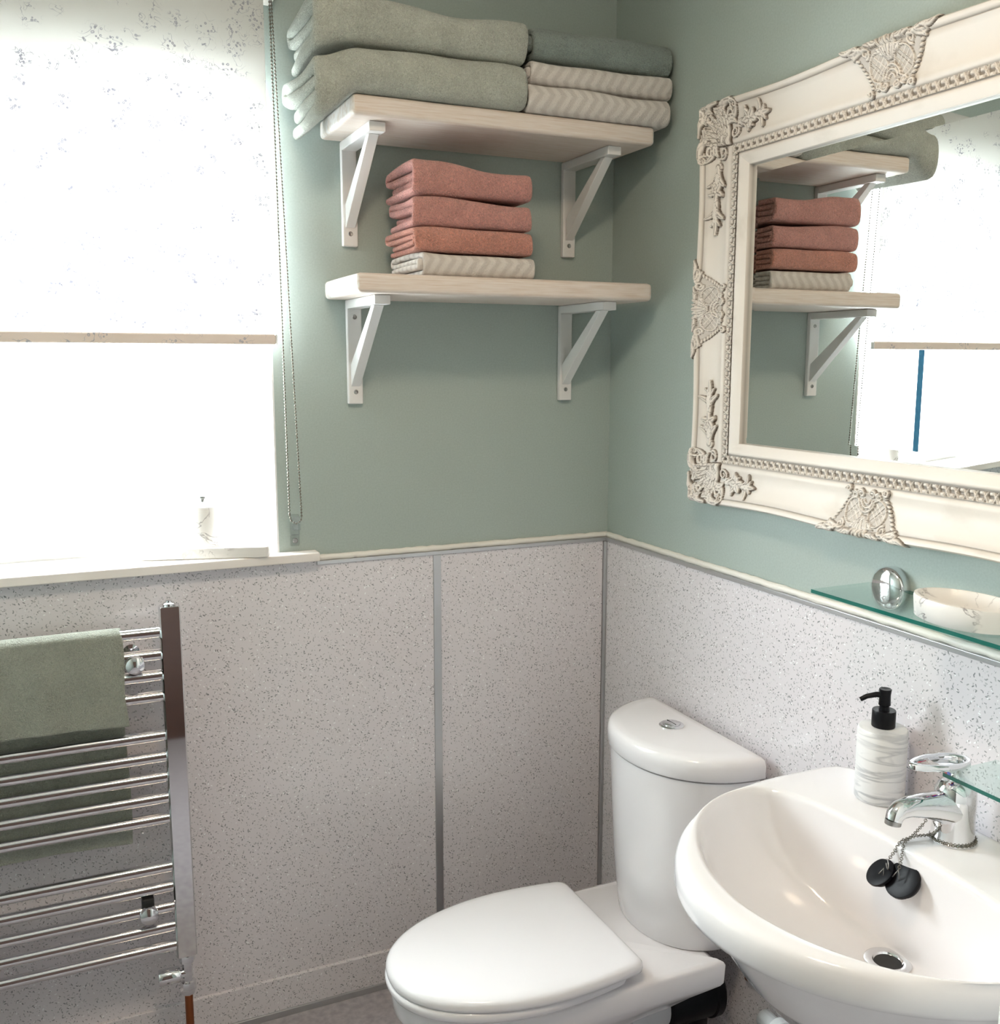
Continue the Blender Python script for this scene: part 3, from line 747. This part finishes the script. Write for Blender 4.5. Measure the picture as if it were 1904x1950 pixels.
# ------------------------------------------------------------------ glass shelves, soap dish
def glass_plate(parent, x0, x1, y0, y1, z, th):
    bm = bmesh.new(); box(bm, x0, x1, y0, y1, z-th, z)
    for f in bm.faces:
        zs = {round(v.co.z, 5) for v in f.verts}
        f.material_index = 0 if len(zs) == 1 or len({round(v.co.y, 5) for v in f.verts}) == 1 else 1
    return obj('glass_plate', bm, ['shelf_glass', 'glass_edge'], parent)
gs = thing('glass_shelf', 'clear glass wall shelf with green edge under the mirror', 'shelf')
glass_plate(gs, -.143, -.004, -1.44, -.892, 1.131, .006)
for yy in (-.930, -1.400):
    o = obj('shelf_holder', lathe((-.0005, yy, 1.128), (-1, 0, 0), [(.036, 0), (.036, .012), (.0350, .016), (.031, .0195), (.022, .0225), (.010, .0240), (.0005, .0243)], 40), 'chrome', gs, smooth='angle')
    obj('clamp_slot', B((-.0195, -.004, yy-.0335, yy+.0335, 1.1238, 1.1325)), 'steel', o, bevel=.001)
gl = thing('glass_shelf', 'smaller clear glass shelf set low beside the tap', 'shelf')
glass_plate(gl, -.120, -.004, -1.44, -1.154, .914, .006)
obj('shelf_holder', lathe((-.0105, -1.34, .911), (-1, 0, 0), [(.022, 0), (.022, .006), (.018, .012), (.008, .016), (.0005, .0165)], 28), 'chrome', gl, smooth='angle')

def oval(cx, cy, rx, ry, z, n=40, e=2.0):
    return [Vector((cx+rx*math.copysign(abs(math.cos(2*PI*i/n))**(2/e), math.cos(2*PI*i/n)), cy+ry*math.copysign(abs(math.sin(2*PI*i/n))**(2/e), math.sin(2*PI*i/n)), z)) for i in range(n)]
DC = (-.087, -1.145)
tag(obj('soap_dish', loft([oval(*DC, .050, .072, 1.1313), oval(*DC, .054, .078, 1.1335), oval(*DC, .0555, .081, 1.160), oval(*DC, .0545, .080, 1.1645), oval(*DC, .0500, .0755, 1.1650), oval(*DC, .0470, .072, 1.160), oval(*DC, .0400, .062, 1.147), oval(*DC, .02, .032, 1.143)]), 'marble', smooth='angle', angle=60), 'oval white marble-effect soap dish on the glass shelf', 'soap dish')

# ------------------------------------------------------------------ washbasin
SY, SZ = -1.145, .795
def ray_hit(poly, c, a):
    d = (math.cos(a), math.sin(a)); best = None
    for i in range(len(poly)):
        p, q = poly[i], poly[(i+1) % len(poly)]
        ex, ey = q[0]-p[0], q[1]-p[1]; den = d[0]*ey-d[1]*ex
        if abs(den) < 1e-12: continue
        t = ((p[0]-c[0])*ey-(p[1]-c[1])*ex)/den; u = ((p[0]-c[0])*d[1]-(p[1]-c[1])*d[0])/den
        if t > 0 and -1e-9 <= u <= 1+1e-9 and (best is None or t > best): best = t
    return best
def outer_poly():
    pts = []
    for i in range(61):
        a = -PI/2+PI*i/60; pts.append((-.150-.368*math.cos(a), .303*math.sin(a)))     # front ellipse
    for k in range(9):
        a = PI/2-PI/2*k/8; pts.append((-.045+.040*math.cos(a), .258+.042*math.sin(a)))
    for k in range(9):
        a = -PI/2*k/8; pts.append((-.045+.040*math.cos(a), -.258+.042*math.sin(a)))
    return pts
def inner_poly():
    pts = []
    for i in range(61):
        a = -PI/2+PI*i/60; pts.append((-.262-.205*abs(math.cos(a))**1.1, .272*math.copysign(abs(math.sin(a))**1.1, math.sin(a))))
    for i in range(1, 30):
        a = PI/2-PI*i/30; pts.append((-.262+.104*abs(math.cos(a))**.55, .272*math.copysign(abs(math.sin(a))**.9, math.sin(a))))
    return pts
BC = (-.285, 0.0); NA = 96
OP, IP = outer_poly(), inner_poly()
angs = [2*PI*i/NA for i in range(NA)]
ro = [ray_hit(OP, BC, a) for a in angs]; ri = [ray_hit(IP, BC, a) for a in angs]
DRN = (-.185, .008)
def bring(rad, z, fx=lambda p: p):
    out = []
    for a, r_ in zip(angs, rad):
        x, y = BC[0]+r_*math.cos(a), BC[1]+r_*math.sin(a)
        out.append(Vector((min(x, -.0105), SY+y, z)))
    return out
def bowl_ring(f, z, k=1.0):
    # blend from inner rim towards the drain
    out = []
    for a, r_ in zip(angs, ri):
        x, y = BC[0]+r_*math.cos(a), BC[1]+r_*math.sin(a)
        dx, dy = DRN[0]+.026*math.cos(a), DRN[1]+.026*math.sin(a)
        out.append(Vector((x*(1-f)+dx*f, SY+y*(1-f)+dy*f, z)))
    return out
basin = thing('washbasin', 'white ceramic wall-hung washbasin with rounded front', 'washbasin')
inset = lambda rad, d: [r_-d for r_ in rad]
zdr = .622
W_ = [a_-b_ for a_, b_ in zip(ro, ri)]
fr = lambda k, m=9.0: [a_-min(m, w_*k) for a_, w_ in zip(ro, W_)]
rings = [bring(inset(ro, .13), .600), bring(inset(ro, .095), .640), bring(inset(ro, .062), .690), bring(inset(ro, .036), .728), bring(inset(ro, .026), .744), bring(inset(ro, .010), .7455),
         bring(inset(ro, .003), .749), bring(inset(ro, 0), .757), bring(inset(ro, .0005), .774), bring(inset(ro, .003), .785), bring(inset(ro, .0075), .7915), bring(fr(.55, .014), SZ-.0006), bring(fr(.65, .022), SZ)]
rings += [bring([b_+min(.010, w_*.22) for b_, w_ in zip(ri, W_)], SZ-.0002), bring([b_+min(.004, w_*.1) for b_, w_ in zip(ri, W_)], SZ-.0022), bring(ri, SZ-.0065)]
for f, z in ((.012, .783), (.030, .768), (.060, .748), (.110, .724), (.19, .698), (.30, .674), (.44, .654), (.60, .639), (.78, .629), (.92, .624), (1.0, zdr)):
    rings.append(bowl_ring(f, z))
obj('basin', loft(rings, True, True), 'ceramic', basin, smooth='angle', angle=60)
dc = Vector((DRN[0], SY+DRN[1], zdr))
dw = obj('drain_ring', lathe(dc+Vector((0, 0, .0005)), (0, 0, 1), [(.034, 0), (.034, .0035), (.031, .005), (.022, .0035), (.0205, .001), (.020, .0006)], 32), 'chrome', basin, smooth='angle')
obj('drain_shade_disc', lathe(dc+Vector((0, 0, .0012)), (0, 0, 1), [(.0195, 0), (.0195, .0006), (.001, .0006)], 24), 'dark', dw)  # solid dark disc, the drain's inner shade painted as its colour

# ------------------------------------------------------------------ tap with plug on a chain
tap = thing('mixer_tap', 'chrome monobloc mixer tap with loop lever on the washbasin', 'tap')
TX, TY = -.074, -1.140
tb = Vector((TX, TY, SZ+.0002))
obj('tap_body', lathe(tb, (0, 0, 1), [(.0325, 0), (.0325, .003), (.0305, .005), (.0295, .045), (.0300, .065), (.0290, .078), (.0245, .088), (.016, .094), (.0005, .096)], 40), 'chrome', tap, smooth='angle')
sp = [(TX-.004, TY, SZ+.050), (TX-.030, TY+.001, SZ+.058), (TX-.060, TY+.002, SZ+.0645), (TX-.090, TY+.003, SZ+.0675), (TX-.108, TY+.003, SZ+.0660), (TX-.116, TY+.003, SZ+.0600), (TX-.1185, TY+.003, SZ+.0530)]
spo = obj('spout', tube(sp, [.0285, .0235, .0185, .0150, .0138, .0128, .0120], 24), 'chrome', tap, smooth='angle', angle=60)
obj('aerator', lathe((TX-.1185, TY+.003, SZ+.0535), (-.15, 0, -1), [(.0115, 0), (.0115, .007), (.0095, .0075), (.001, .007)], 20), 'steel', spo, smooth='angle')
# loop lever: closed teardrop ring on a short stem
stem = obj('lever_stem', lathe((TX, TY, SZ+.090), (-.25, 0, 1), [(.015, 0), (.012, .008), (.010, .010), (.009, .020), (.012, .027), (.0005, .029)], 24), 'chrome', tap, smooth='angle')
def lev(i, n=40):
    a = 2*PI*i/n; c = math.cos(a); w = .0245*(1-.28*(c < 0)*abs(c))
    return Vector((TX-.038+.056*c, TY+w*math.sin(a), SZ+.127+.004*(-c)))
bm = bmesh.new(); lp = [lev(i) for i in range(40)]; rg = []
cc = Vector((TX-.036, TY, SZ+.127))
for p in lp:
    o_ = (p-cc); o_.z = 0; o_ = o_.normalized()
    rg.append([p+o_*u+Vector((0, 0, v)) for u, v in ((.0000, .0045), (.0025, .002), (.0025, -.003), (-.001, -.005), (-.008, -.003), (-.009, .002), (-.006, .0045))])
loft(rg+[rg[0]], False, False, bm=bm)
lever = obj('lever', bm, 'chrome', tap, smooth='angle', angle=50)
bm = bmesh.new(); n7 = 40
pl_ = [bm.verts.new(p+Vector((0, 0, -.003))+(cc-p).normalized()*.004) for p in lp[30:]+lp[:11]]
bm.faces.new(pl_)
r_ = bmesh.ops.extrude_face_region(bm, geom=bm.faces[:]); bmesh.ops.translate(bm, verts=[v for v in r_['geom'] if isinstance(v, bmesh.types.BMVert)], vec=(0, 0, -.005))
obj('lever_base', bm, 'chrome', lever, smooth='angle')
obj('hot_mark', B((TX-.0215, TX-.0185, TY-.0002, TY+.005, SZ+.104, SZ+.113)), 'red', tap, bevel=.001)
obj('cold_mark', B((TX-.0215, TX-.0185, TY-.0055, TY-.0003, SZ+.104, SZ+.113)), 'blue', tap, bevel=.001)

plug = thing('basin_plug', 'black rubber basin plug with chain draped from the tap', 'plug')
def disc(c, ax, r, t):
    return lathe(c, ax, [(r*.82, 0), (r*.86, t*.15), (r*.93, t*.55), (r, t*.6), (r, t*.95), (r*.95, t), (r*.3, t*.9), (.0005, t*.9)], 32)
pax = Vector((-.78, .10, .62)).normalized()
obj('plug_disc', disc((-.160, -1.140, .744), pax, .0285, .014), 'rubber', plug, smooth='angle')
obj('plug_disc', disc((-.168, -1.104, .739), Vector((-.66, .22, .72)), .0235, .011), 'rubber', plug, smooth='angle')
def link_chain(path, r, step):
    bm = bmesh.new(); path = [Vector(p) for p in path]; d = 0.0
    lens = [(b-a).length for a, b in zip(path[:-1], path[1:])]; tot = sum(lens); k = 0
    while d < tot:
        x = d; i = 0
        while i < len(lens)-1 and x > lens[i]: x -= lens[i]; i += 1
        p = path[i].lerp(path[i+1], x/lens[i]); t = (path[i+1]-path[i]).normalized()
        u = t.orthogonal().normalized(); v = t.cross(u)
        if k % 2: u = v
        pts = [p+t*(step*.72*math.cos(2*PI*j/8))+u*(r*1.5*math.sin(2*PI*j/8)) for j in range(8)]
        tube(pts, r*.42, 5, bm, True); d += step; k += 1
    return bm
zt = SZ+.0045
loopc = [(TX+.0325*math.cos(a), TY+.0325*math.sin(a), zt) for a in np.linspace(R(60), R(-215), 30)]
c1 = [(TX-.030, TY+.018, zt), (TX-.050, TY+.022, zt+.001), (TX-.078, TY+.024, SZ+.0025), (-.160, -1.114, SZ-.012), (-.170, -1.112, SZ-.026)]
c2 = [(TX-.016, TY+.028, SZ+.034), (TX-.030, TY+.026, SZ+.020), (TX-.055, TY+.022, SZ+.008), (TX-.079, TY+.018, SZ+.002), (-.163, -1.130, SZ-.014), (-.172, -1.134, SZ-.030)]
c3 = [(TX-.026, TY-.006, SZ+.040), (TX-.030, TY-.002, SZ+.026), (TX-.031, TY+.006, SZ+.014), (TX-.033, TY+.016, SZ+.005)]
for i, c in enumerate((loopc, c1, c2, c3)):
    o = obj('chain', link_chain(c, .0014, .0031), 'chain', plug, smooth=True); o['kind'] = 'stuff'
def hook(pts, r=.0009): return tube(pts, r, 6)
obj('s_hook', hook([(-.1705+.0055*math.cos(a)*(1 if a < 4.5 else 1), -1.111+.0075*math.cos(a), SZ-.033+.0065*math.sin(a)) for a in np.linspace(.6, 5.9, 18)]), 'steel', plug, smooth=True)
obj('split_pin', hook([(-.176, -1.140, SZ-.041), (-.173, -1.134, SZ-.030), (-.177, -1.128, SZ-.043)]), 'steel', plug, smooth=True)
obj('split_pin', hook([(-.178, -1.112, SZ-.050), (-.174, -1.108, SZ-.040), (-.179, -1.104, SZ-.050)]), 'steel', plug, smooth=True)

# ------------------------------------------------------------------ soap dispenser
dsp = thing('soap_dispenser', 'white marble-effect soap dispenser with black pump on the washbasin', 'soap dispenser')
dcn = Vector((-.066, -.988, SZ+.0003))
obj('bottle', lathe(dcn, (0, 0, 1), [(.0365, 0), (.039, .003), (.039, .116), (.037, .120), (.033, .1215), (.001, .122)], 40), 'marble_b', dsp, smooth='angle')
pump = obj('pump_collar', lathe(dcn+Vector((0, 0, .1222)), (0, 0, 1), [(.018, 0), (.0185, .001), (.0185, .026), (.0178, .0275), (.008, .0275), (.0075, .034), (.0095, .036), (.0088, .052), (.0095, .058), (.0098, .0615), (.009, .0625), (.001, .061)], 30), 'blackp', dsp, smooth='angle')
nz = dcn+Vector((0, 0, .174)); nd = Vector((-.72, .45, 0)).normalized()
obj('nozzle', tube([nz, nz+nd*.014+Vector((0, 0, .0005)), nz+nd*.028+Vector((0, 0, -.003)), nz+nd*.038+Vector((0, 0, -.009))], [.0055, .0045, .0040, .0038], 12), 'blackp', pump, smooth='angle')

# ------------------------------------------------------------------ toilet
AX = -.475
wc = thing('toilet', 'white close-coupled toilet with closed lid beside the washbasin', 'toilet')
def dshape(xb, depth, half, z, n=48, e=2.12, AX=-.471):
    # flat back at xb, curved front towards -x
    pts = []
    for i in range(n+1):
        a = -PI/2+PI*i/n; c, s = math.cos(a), math.sin(a)
        pts.append(Vector((xb-depth*abs(c)**(2/e), AX+half*math.copysign(abs(s)**(2/e), s), z)))
    return pts
cist = [(.316, -.075, .128, .150), (.318, -.072, .132, .154), (.36, -.062, .146, .166), (.45, -.050, .166, .181), (.56, -.042, .180, .189), (.66, -.040, .187, .193), (.6882, -.040, .188, .194)]
obj('cistern', loft([dshape(xb, d, h, z) for z, xb, d, h in cist]), 'ceramic', wc, smooth='angle', angle=50)
lidr = [(.6922, -.037, .190, .194), (.6926, -.035, .197, .200), (.696, -.034, .200, .203), (.720, -.034, .200, .203), (.730, -.035, .197, .200), (.7355, -.038, .190, .193), (.7385, -.044, .178, .181), (.7405, -.058, .150, .153)]
cl = obj('cistern_lid', loft([dshape(xb, d, h, z) for z, xb, d, h in lidr]), 'ceramic', wc, smooth='angle', angle=50)
bt = Vector((-.110, -.461, .7407))
fb = obj('flush_button', lathe(bt, (0, 0, 1), [(.026, 0), (.026, .002), (.024, .0035), (.019, .004), (.0185, .003)], 36), 'chrome', cl, smooth='angle')
obj('button_half', lathe(bt+Vector((0, 0, .003)), (0, 0, 1), [(.018, 0), (.0178, .003), (.016, .0042), (.0005, .0046)], 36), 'chrome', fb, smooth='angle')
obj('button_slit', B((bt.x-.0007, bt.x+.0007, bt.y-.016, bt.y+.016, bt.z+.0072, bt.z+.0078)), 'dark', fb)
def seat_outline(L0, Wb, Wm, rc, xb, z, ins=0.0, n=30):
    # plan outline: straight back edge, sides swelling to Wm, pointed round tip
    half = []
    Lx = L0
    for i in range(n+1):
        a = PI/2*i/n; s = math.sin(a)
        x = .36*Lx + (.64*Lx-ins)*math.sin(a); half.append((x, (Wm-ins)*math.cos(a)**.92))
    side = []
    for i in range(1, 11):
        f = i/10; x = .36*Lx*(1-f)+(rc+ins)*f; y = (Wm-ins)-(Wm-Wb)*(f**1.8); side.append((x, y))
    cor = []
    for i in range(1, 8):
        a = PI/2*i/7; cor.append((ins+rc-rc*math.sin(a), (Wb-ins-rc)+rc*math.cos(a)))
    up = list(reversed(cor))+list(reversed(side))+half        # from back centre side to tip
    full = up+[(x, -y) for x, y in reversed(up[:-1])]
    return [Vector((xb-x, AX-.010+y, z)) for x, y in full]
so_ = lambda z, ins, xb=-.284: seat_outline(.462, .172, .185, .024, xb, z, ins)
obj('seat_lid', loft([so_(.3405, .004), so_(.342, .001), so_(.347, 0), so_(.354, .001), so_(.3595, .005), so_(.3625, .011), so_(.3645, .024), so_(.3655, .05), so_(.366, .09)]), 'seat', wc, smooth='angle', angle=60)
s2 = lambda z, ins: seat_outline(.430, .166, .180, .020, -.318, z, ins)
obj('seat', loft([s2(.3165, .012), s2(.318, .005), s2(.325, .001), s2(.333, 0), s2(.338, .003), s2(.3400, .010)]), 'seat', wc, smooth='angle', angle=60)
obj('hinge', lathe((-.296, AX-.085, .3265), (0, 1, 0), [(.009, 0), (.009, .05)], 16), 'chrome', wc, smooth='angle')
obj('hinge', lathe((-.296, AX+.035, .3265), (0, 1, 0), [(.009, 0), (.009, .05)], 16), 'chrome', wc, smooth='angle')
# pan with rear platform
def pan_ring(z, xb, xt, wb, wm, n=40):
    pts = []; Lx = xb-xt
    up = []
    for i in range(9): up.append((0+.012*(1-math.sin(PI/2*i/8)), wb-.012+.012*math.sin(PI/2*i/8)))
    for i in range(1, 12):
        f = i/12; up.append((f*.55*Lx, wb+(wm-wb)*sm(f)))
    for i in range(n+1):
        a = PI/2*i/n; up.append((.55*Lx+.45*Lx*math.sin(a), wm*math.cos(a)**.95))
    full = up+[(x, -y) for x, y in reversed(up[:-1])]
    return [Vector((xb-x, AX+y, z)) for x, y in full]
pr = [(0.0, -.28, -.56, .105, .105), (.02, -.28, -.56, .100, .100), (.10, -.25, -.58, .095, .100), (.19, -.215, -.66, .115, .140), (.238, -.165, -.715, .158, .166), (.260, -.108, -.728, .178, .174), (.267, -.102, -.732, .181, .176), (.306, -.100, -.735, .182, .177), (.312, -.103, -.732, .179, .174), (.3155, -.112, -.724, .168, .166)]
obj('pan', loft([pan_ring(*a) for a in pr]), 'ceramic', wc, smooth='angle', angle=50)
sp_ = thing('soil_pipe', 'black rubber pan connector pipe behind the toilet pan', 'pipe')
obj('connector', lathe((-.188, -.550, .190), (1, 0, 0), [(.054, 0), (.061, .004), (.062, .060), (.062, .108), (.066, .112), (.066, .128), (.060, .133), (.030, .135), (.0005, .1355)], 40), 'rubber', sp_, smooth='angle')
obj('elbow', tube([(-.118, -.550, .150), (-.118, -.550, .08), (-.118, -.550, .0005)], .048, 28), 'rubber', sp_, smooth='angle')
obj('outlet_spigot', lathe((-.290, -.550, .190), (1, 0, 0), [(.040, 0), (.054, .01), (.054, .1005), (.049, .101)], 32), 'greyp', wc, smooth='angle')
wp = thing('waste_pipe', 'short white waste pipe with elbow on the wall under the washbasin', 'pipe')
obj('pipe', tube([(-.035, -.70, .20), (-.035, -.90, .205), (-.04, -1.05, .22), (-.06, -1.13, .24), (-.10, -1.145, .29), (-.15, -1.145, .40), (-.175, -1.14, .56)], .018, 14), 'upvc', wp, smooth=True)
obj('pipe_clip', lathe((-.036, -.76, .202), (0, 1, 0), [(.019, 0), (.024, .002), (.024, .02), (.019, .022)], 20), 'upvc', wp, smooth='angle')
hp_ = tag(obj('feed_hose', tube([(-.03, -.665, .34), (-.028, -.672, .30), (-.022, -.672, .26), (-.0155, -.660, .24), (-.0150, -.62, .232)], .0055, 10), 'copper', smooth=True), 'thin copper feed pipe between toilet cistern and wall', 'pipe')

# ------------------------------------------------------------------ towel radiator
rad = thing('towel_radiator', 'chrome ladder towel radiator under the window', 'radiator')
RX0, RX1, RY = -1.558, -1.069, -.090
def post(x):
    def dr(z, k=1.0):
        # flat front, rounded back
        pts = [(-.0175, -.016), (.0175, -.016), (.0205, -.012)]
        pts += [(.0205*math.cos(a), .004+.018*math.sin(a)) for a in np.linspace(0, PI, 12)]+[(-.0205, -.012)]
        return [Vector((x+px*k, RY+py*k, z)) for px, py in pts]
    return loft([dr(.256, .94), dr(.2575), dr(1.0125), dr(1.015, .93)])
for x in (RX1, RX0):
    p = obj('post', post(x), 'chrome', rad, smooth='angle', angle=35)
    obj('bleed_cap', lathe((x, RY, 1.0151), (0, 0, 1), [(.012, 0), (.012, .004), (.010, .006), (.006, .0065), (.006, .010), (.0005, .0105)], 20), 'chrome', p, smooth='angle')
RZ = [.962, .916, .873, .829, .746, .701, .657, .612, .567, .460, .416, .371, .327, .282]
for z in RZ:
    obj('rail', tube([(RX0+.012, RY, z), (RX1-.012, RY, z)], .0120, 20), 'chrome', rad, smooth='angle')
for x in (-1.140, -1.487):
    for z in (.905, .371):
        k = obj('wall_fixing', lathe((x, -.0105, z), (0, -1, 0), [(.017, 0), (.017, .004), (.009, .006), (.009, .055), (.010, .057), (.010, .078)], 22), 'chrome', rad, smooth='angle')
        obj('fixing_cap', lathe((x, -.104, z), (0, -1, 0), [(.013, -.002), (.0185, .001), (.0190, .008), (.0175, .013), (.010, .0175), (.0005, .019)], 28), 'chrome', k, smooth='angle')
        if z < .5: obj('fixing_clip', B((x-.012, x+.012, -.100, -.072, z-.008, z+.030)), 'dark', k, bevel=.003)
valve = obj('valve', lathe((RX1, RY, .2555), (0, 0, -1), [(.016, 0), (.0165, .002), (.0165, .016), (.011, .018), (.011, .060), (.0155, .062), (.0165, .066), (.0165, .084), (.0140, .090), (.0085, .0905)], 8), 'chrome', rad, smooth='angle', angle=30)
vh = Vector((-.99, .0, -.0)).normalized(); v0 = Vector((RX1+.004, RY, .213))
obj('valve_handle', lathe(v0, vh, [(.0095, 0), (.0095, .018), (.0160, .0195), (.0170, .022), (.0170, .060), (.0160, .0625), (.005, .0630), (.0045, .060)], 24), 'chrome', valve, smooth='angle')
obj('handle_screw', lathe(v0+vh*.045+Vector((0, -.0152, -.002)), (0, -1, 0), [(.004, 0), (.004, .0012), (.001, .0012)], 12), 'dark', valve)
v2 = obj('valve', lathe((RX0, RY, .2555), (0, 0, -1), [(.016, 0), (.0165, .016), (.011, .018), (.011, .060), (.0165, .066), (.0165, .084), (.0085, .0905)], 8), 'chrome', rad, smooth='angle', angle=30)
for i, x in enumerate((RX1, RX0)):
    cp = thing('radiator_pipe', ('brown copper pipe rising from the floor into the radiator valve' if i == 0 else 'copper pipe under the far left end of the radiator'), 'pipe', 'radiator pipes')
    obj('pipe', tube([(x, RY, .1655), (x, RY, .0)], .0085, 18), 'copper', cp, smooth='angle')
    obj('floor_collar', lathe((x, RY, .0002), (0, 0, 1), [(.028, 0), (.028, .004), (.020, .012), (.0095, .014)], 26), 'upvc', cp, smooth='angle')
# hand towel draped over the top rail
def hung_towel():
    x0, x1 = -1.455, -1.1615; z = RZ[0]; rr = .0135
    prof_ = []
    for f in np.linspace(0, 1, 16): prof_.append((RY+rr+.0005+.010*sm(f*2)*(1-f), .520+(z-.520)*f))
    for a in np.linspace(0, PI, 12)[1:-1]: prof_.append((RY+rr*math.cos(a), z+rr*math.sin(a)))
    for f in np.linspace(0, 1, 14): prof_.append((RY-rr-.004*f, z-(z-.782)*f))
    nx = 30; V = []; rnd = random.Random(5)
    for i in range(nx+1):
        x = x0+(x1-x0)*i/nx
        for j, (y, zz) in enumerate(prof_):
            k = max(0, (.95-zz)/.4)
            edge = .004*math.sin(j*.5)*(i == nx or i == 0)
            front = j > len(prof_)-15
            V.append((x+edge*.6+(.014*max(0, (.96-zz)/.2) if front and i > nx*.5 else 0)*(i/nx-.5)*2*0.35, y-(.0025*math.sin(x*38+1)+.002*math.sin(x*71))*min(1, k*2.5)*(1 if front else -.3), zz+(.004*math.sin(x*13) if j in (0, len(prof_)-1) else 0)))
    m_ = len(prof_); Fc = [(i*m_+j, i*m_+j+1, (i+1)*m_+j+1, (i+1)*m_+j) for i in range(nx) for j in range(m_-1)]
    o = obj('hand_towel', (V, [], Fc), 't_hang', smooth=True)
    s = o.modifiers.new('thick', 'SOLIDIFY'); s.thickness = .006; s.offset = 0
    b = o.modifiers.new('round', 'BEVEL'); b.width = .0025; b.segments = 2; b.limit_method = 'ANGLE'; b.angle_limit = R(60)
    return o
M['t_hang'] = terry('grey_sage_terry', (.40, .415, .35), .25)
tag(hung_towel(), 'grey-sage hand towel hanging over the chrome radiator rails', 'towel')

# ------------------------------------------------------------------ ceiling lamp (out of view, lights the room)
lm = thing('ceiling_lamp', 'round flush ceiling lamp with warm white diffuser', 'lamp')
m, nt, b = newmat('lamp_diffuser'); b.inputs['Base Color'].default_value = (.9, .9, .88, 1)
b.inputs['Emission Color'].default_value = (1.0, .80, .58, 1); b.inputs['Emission Strength'].default_value = LAMP
M['lamp'] = m
LC = (-1.0, -1.35, ZC)
obj('lamp_base', lathe((LC[0], LC[1], ZC-.0003), (0, 0, -1), [(.15, 0), (.15, .02), (.14, .025)], 40), 'white_paint', lm, smooth='angle')
obj('diffuser', lathe((LC[0], LC[1], ZC-.0255), (0, 0, -1), [(.138, 0), (.138, .015), (.12, .035), (.07, .05), (.0005, .055)], 40), 'lamp', lm, smooth='angle')
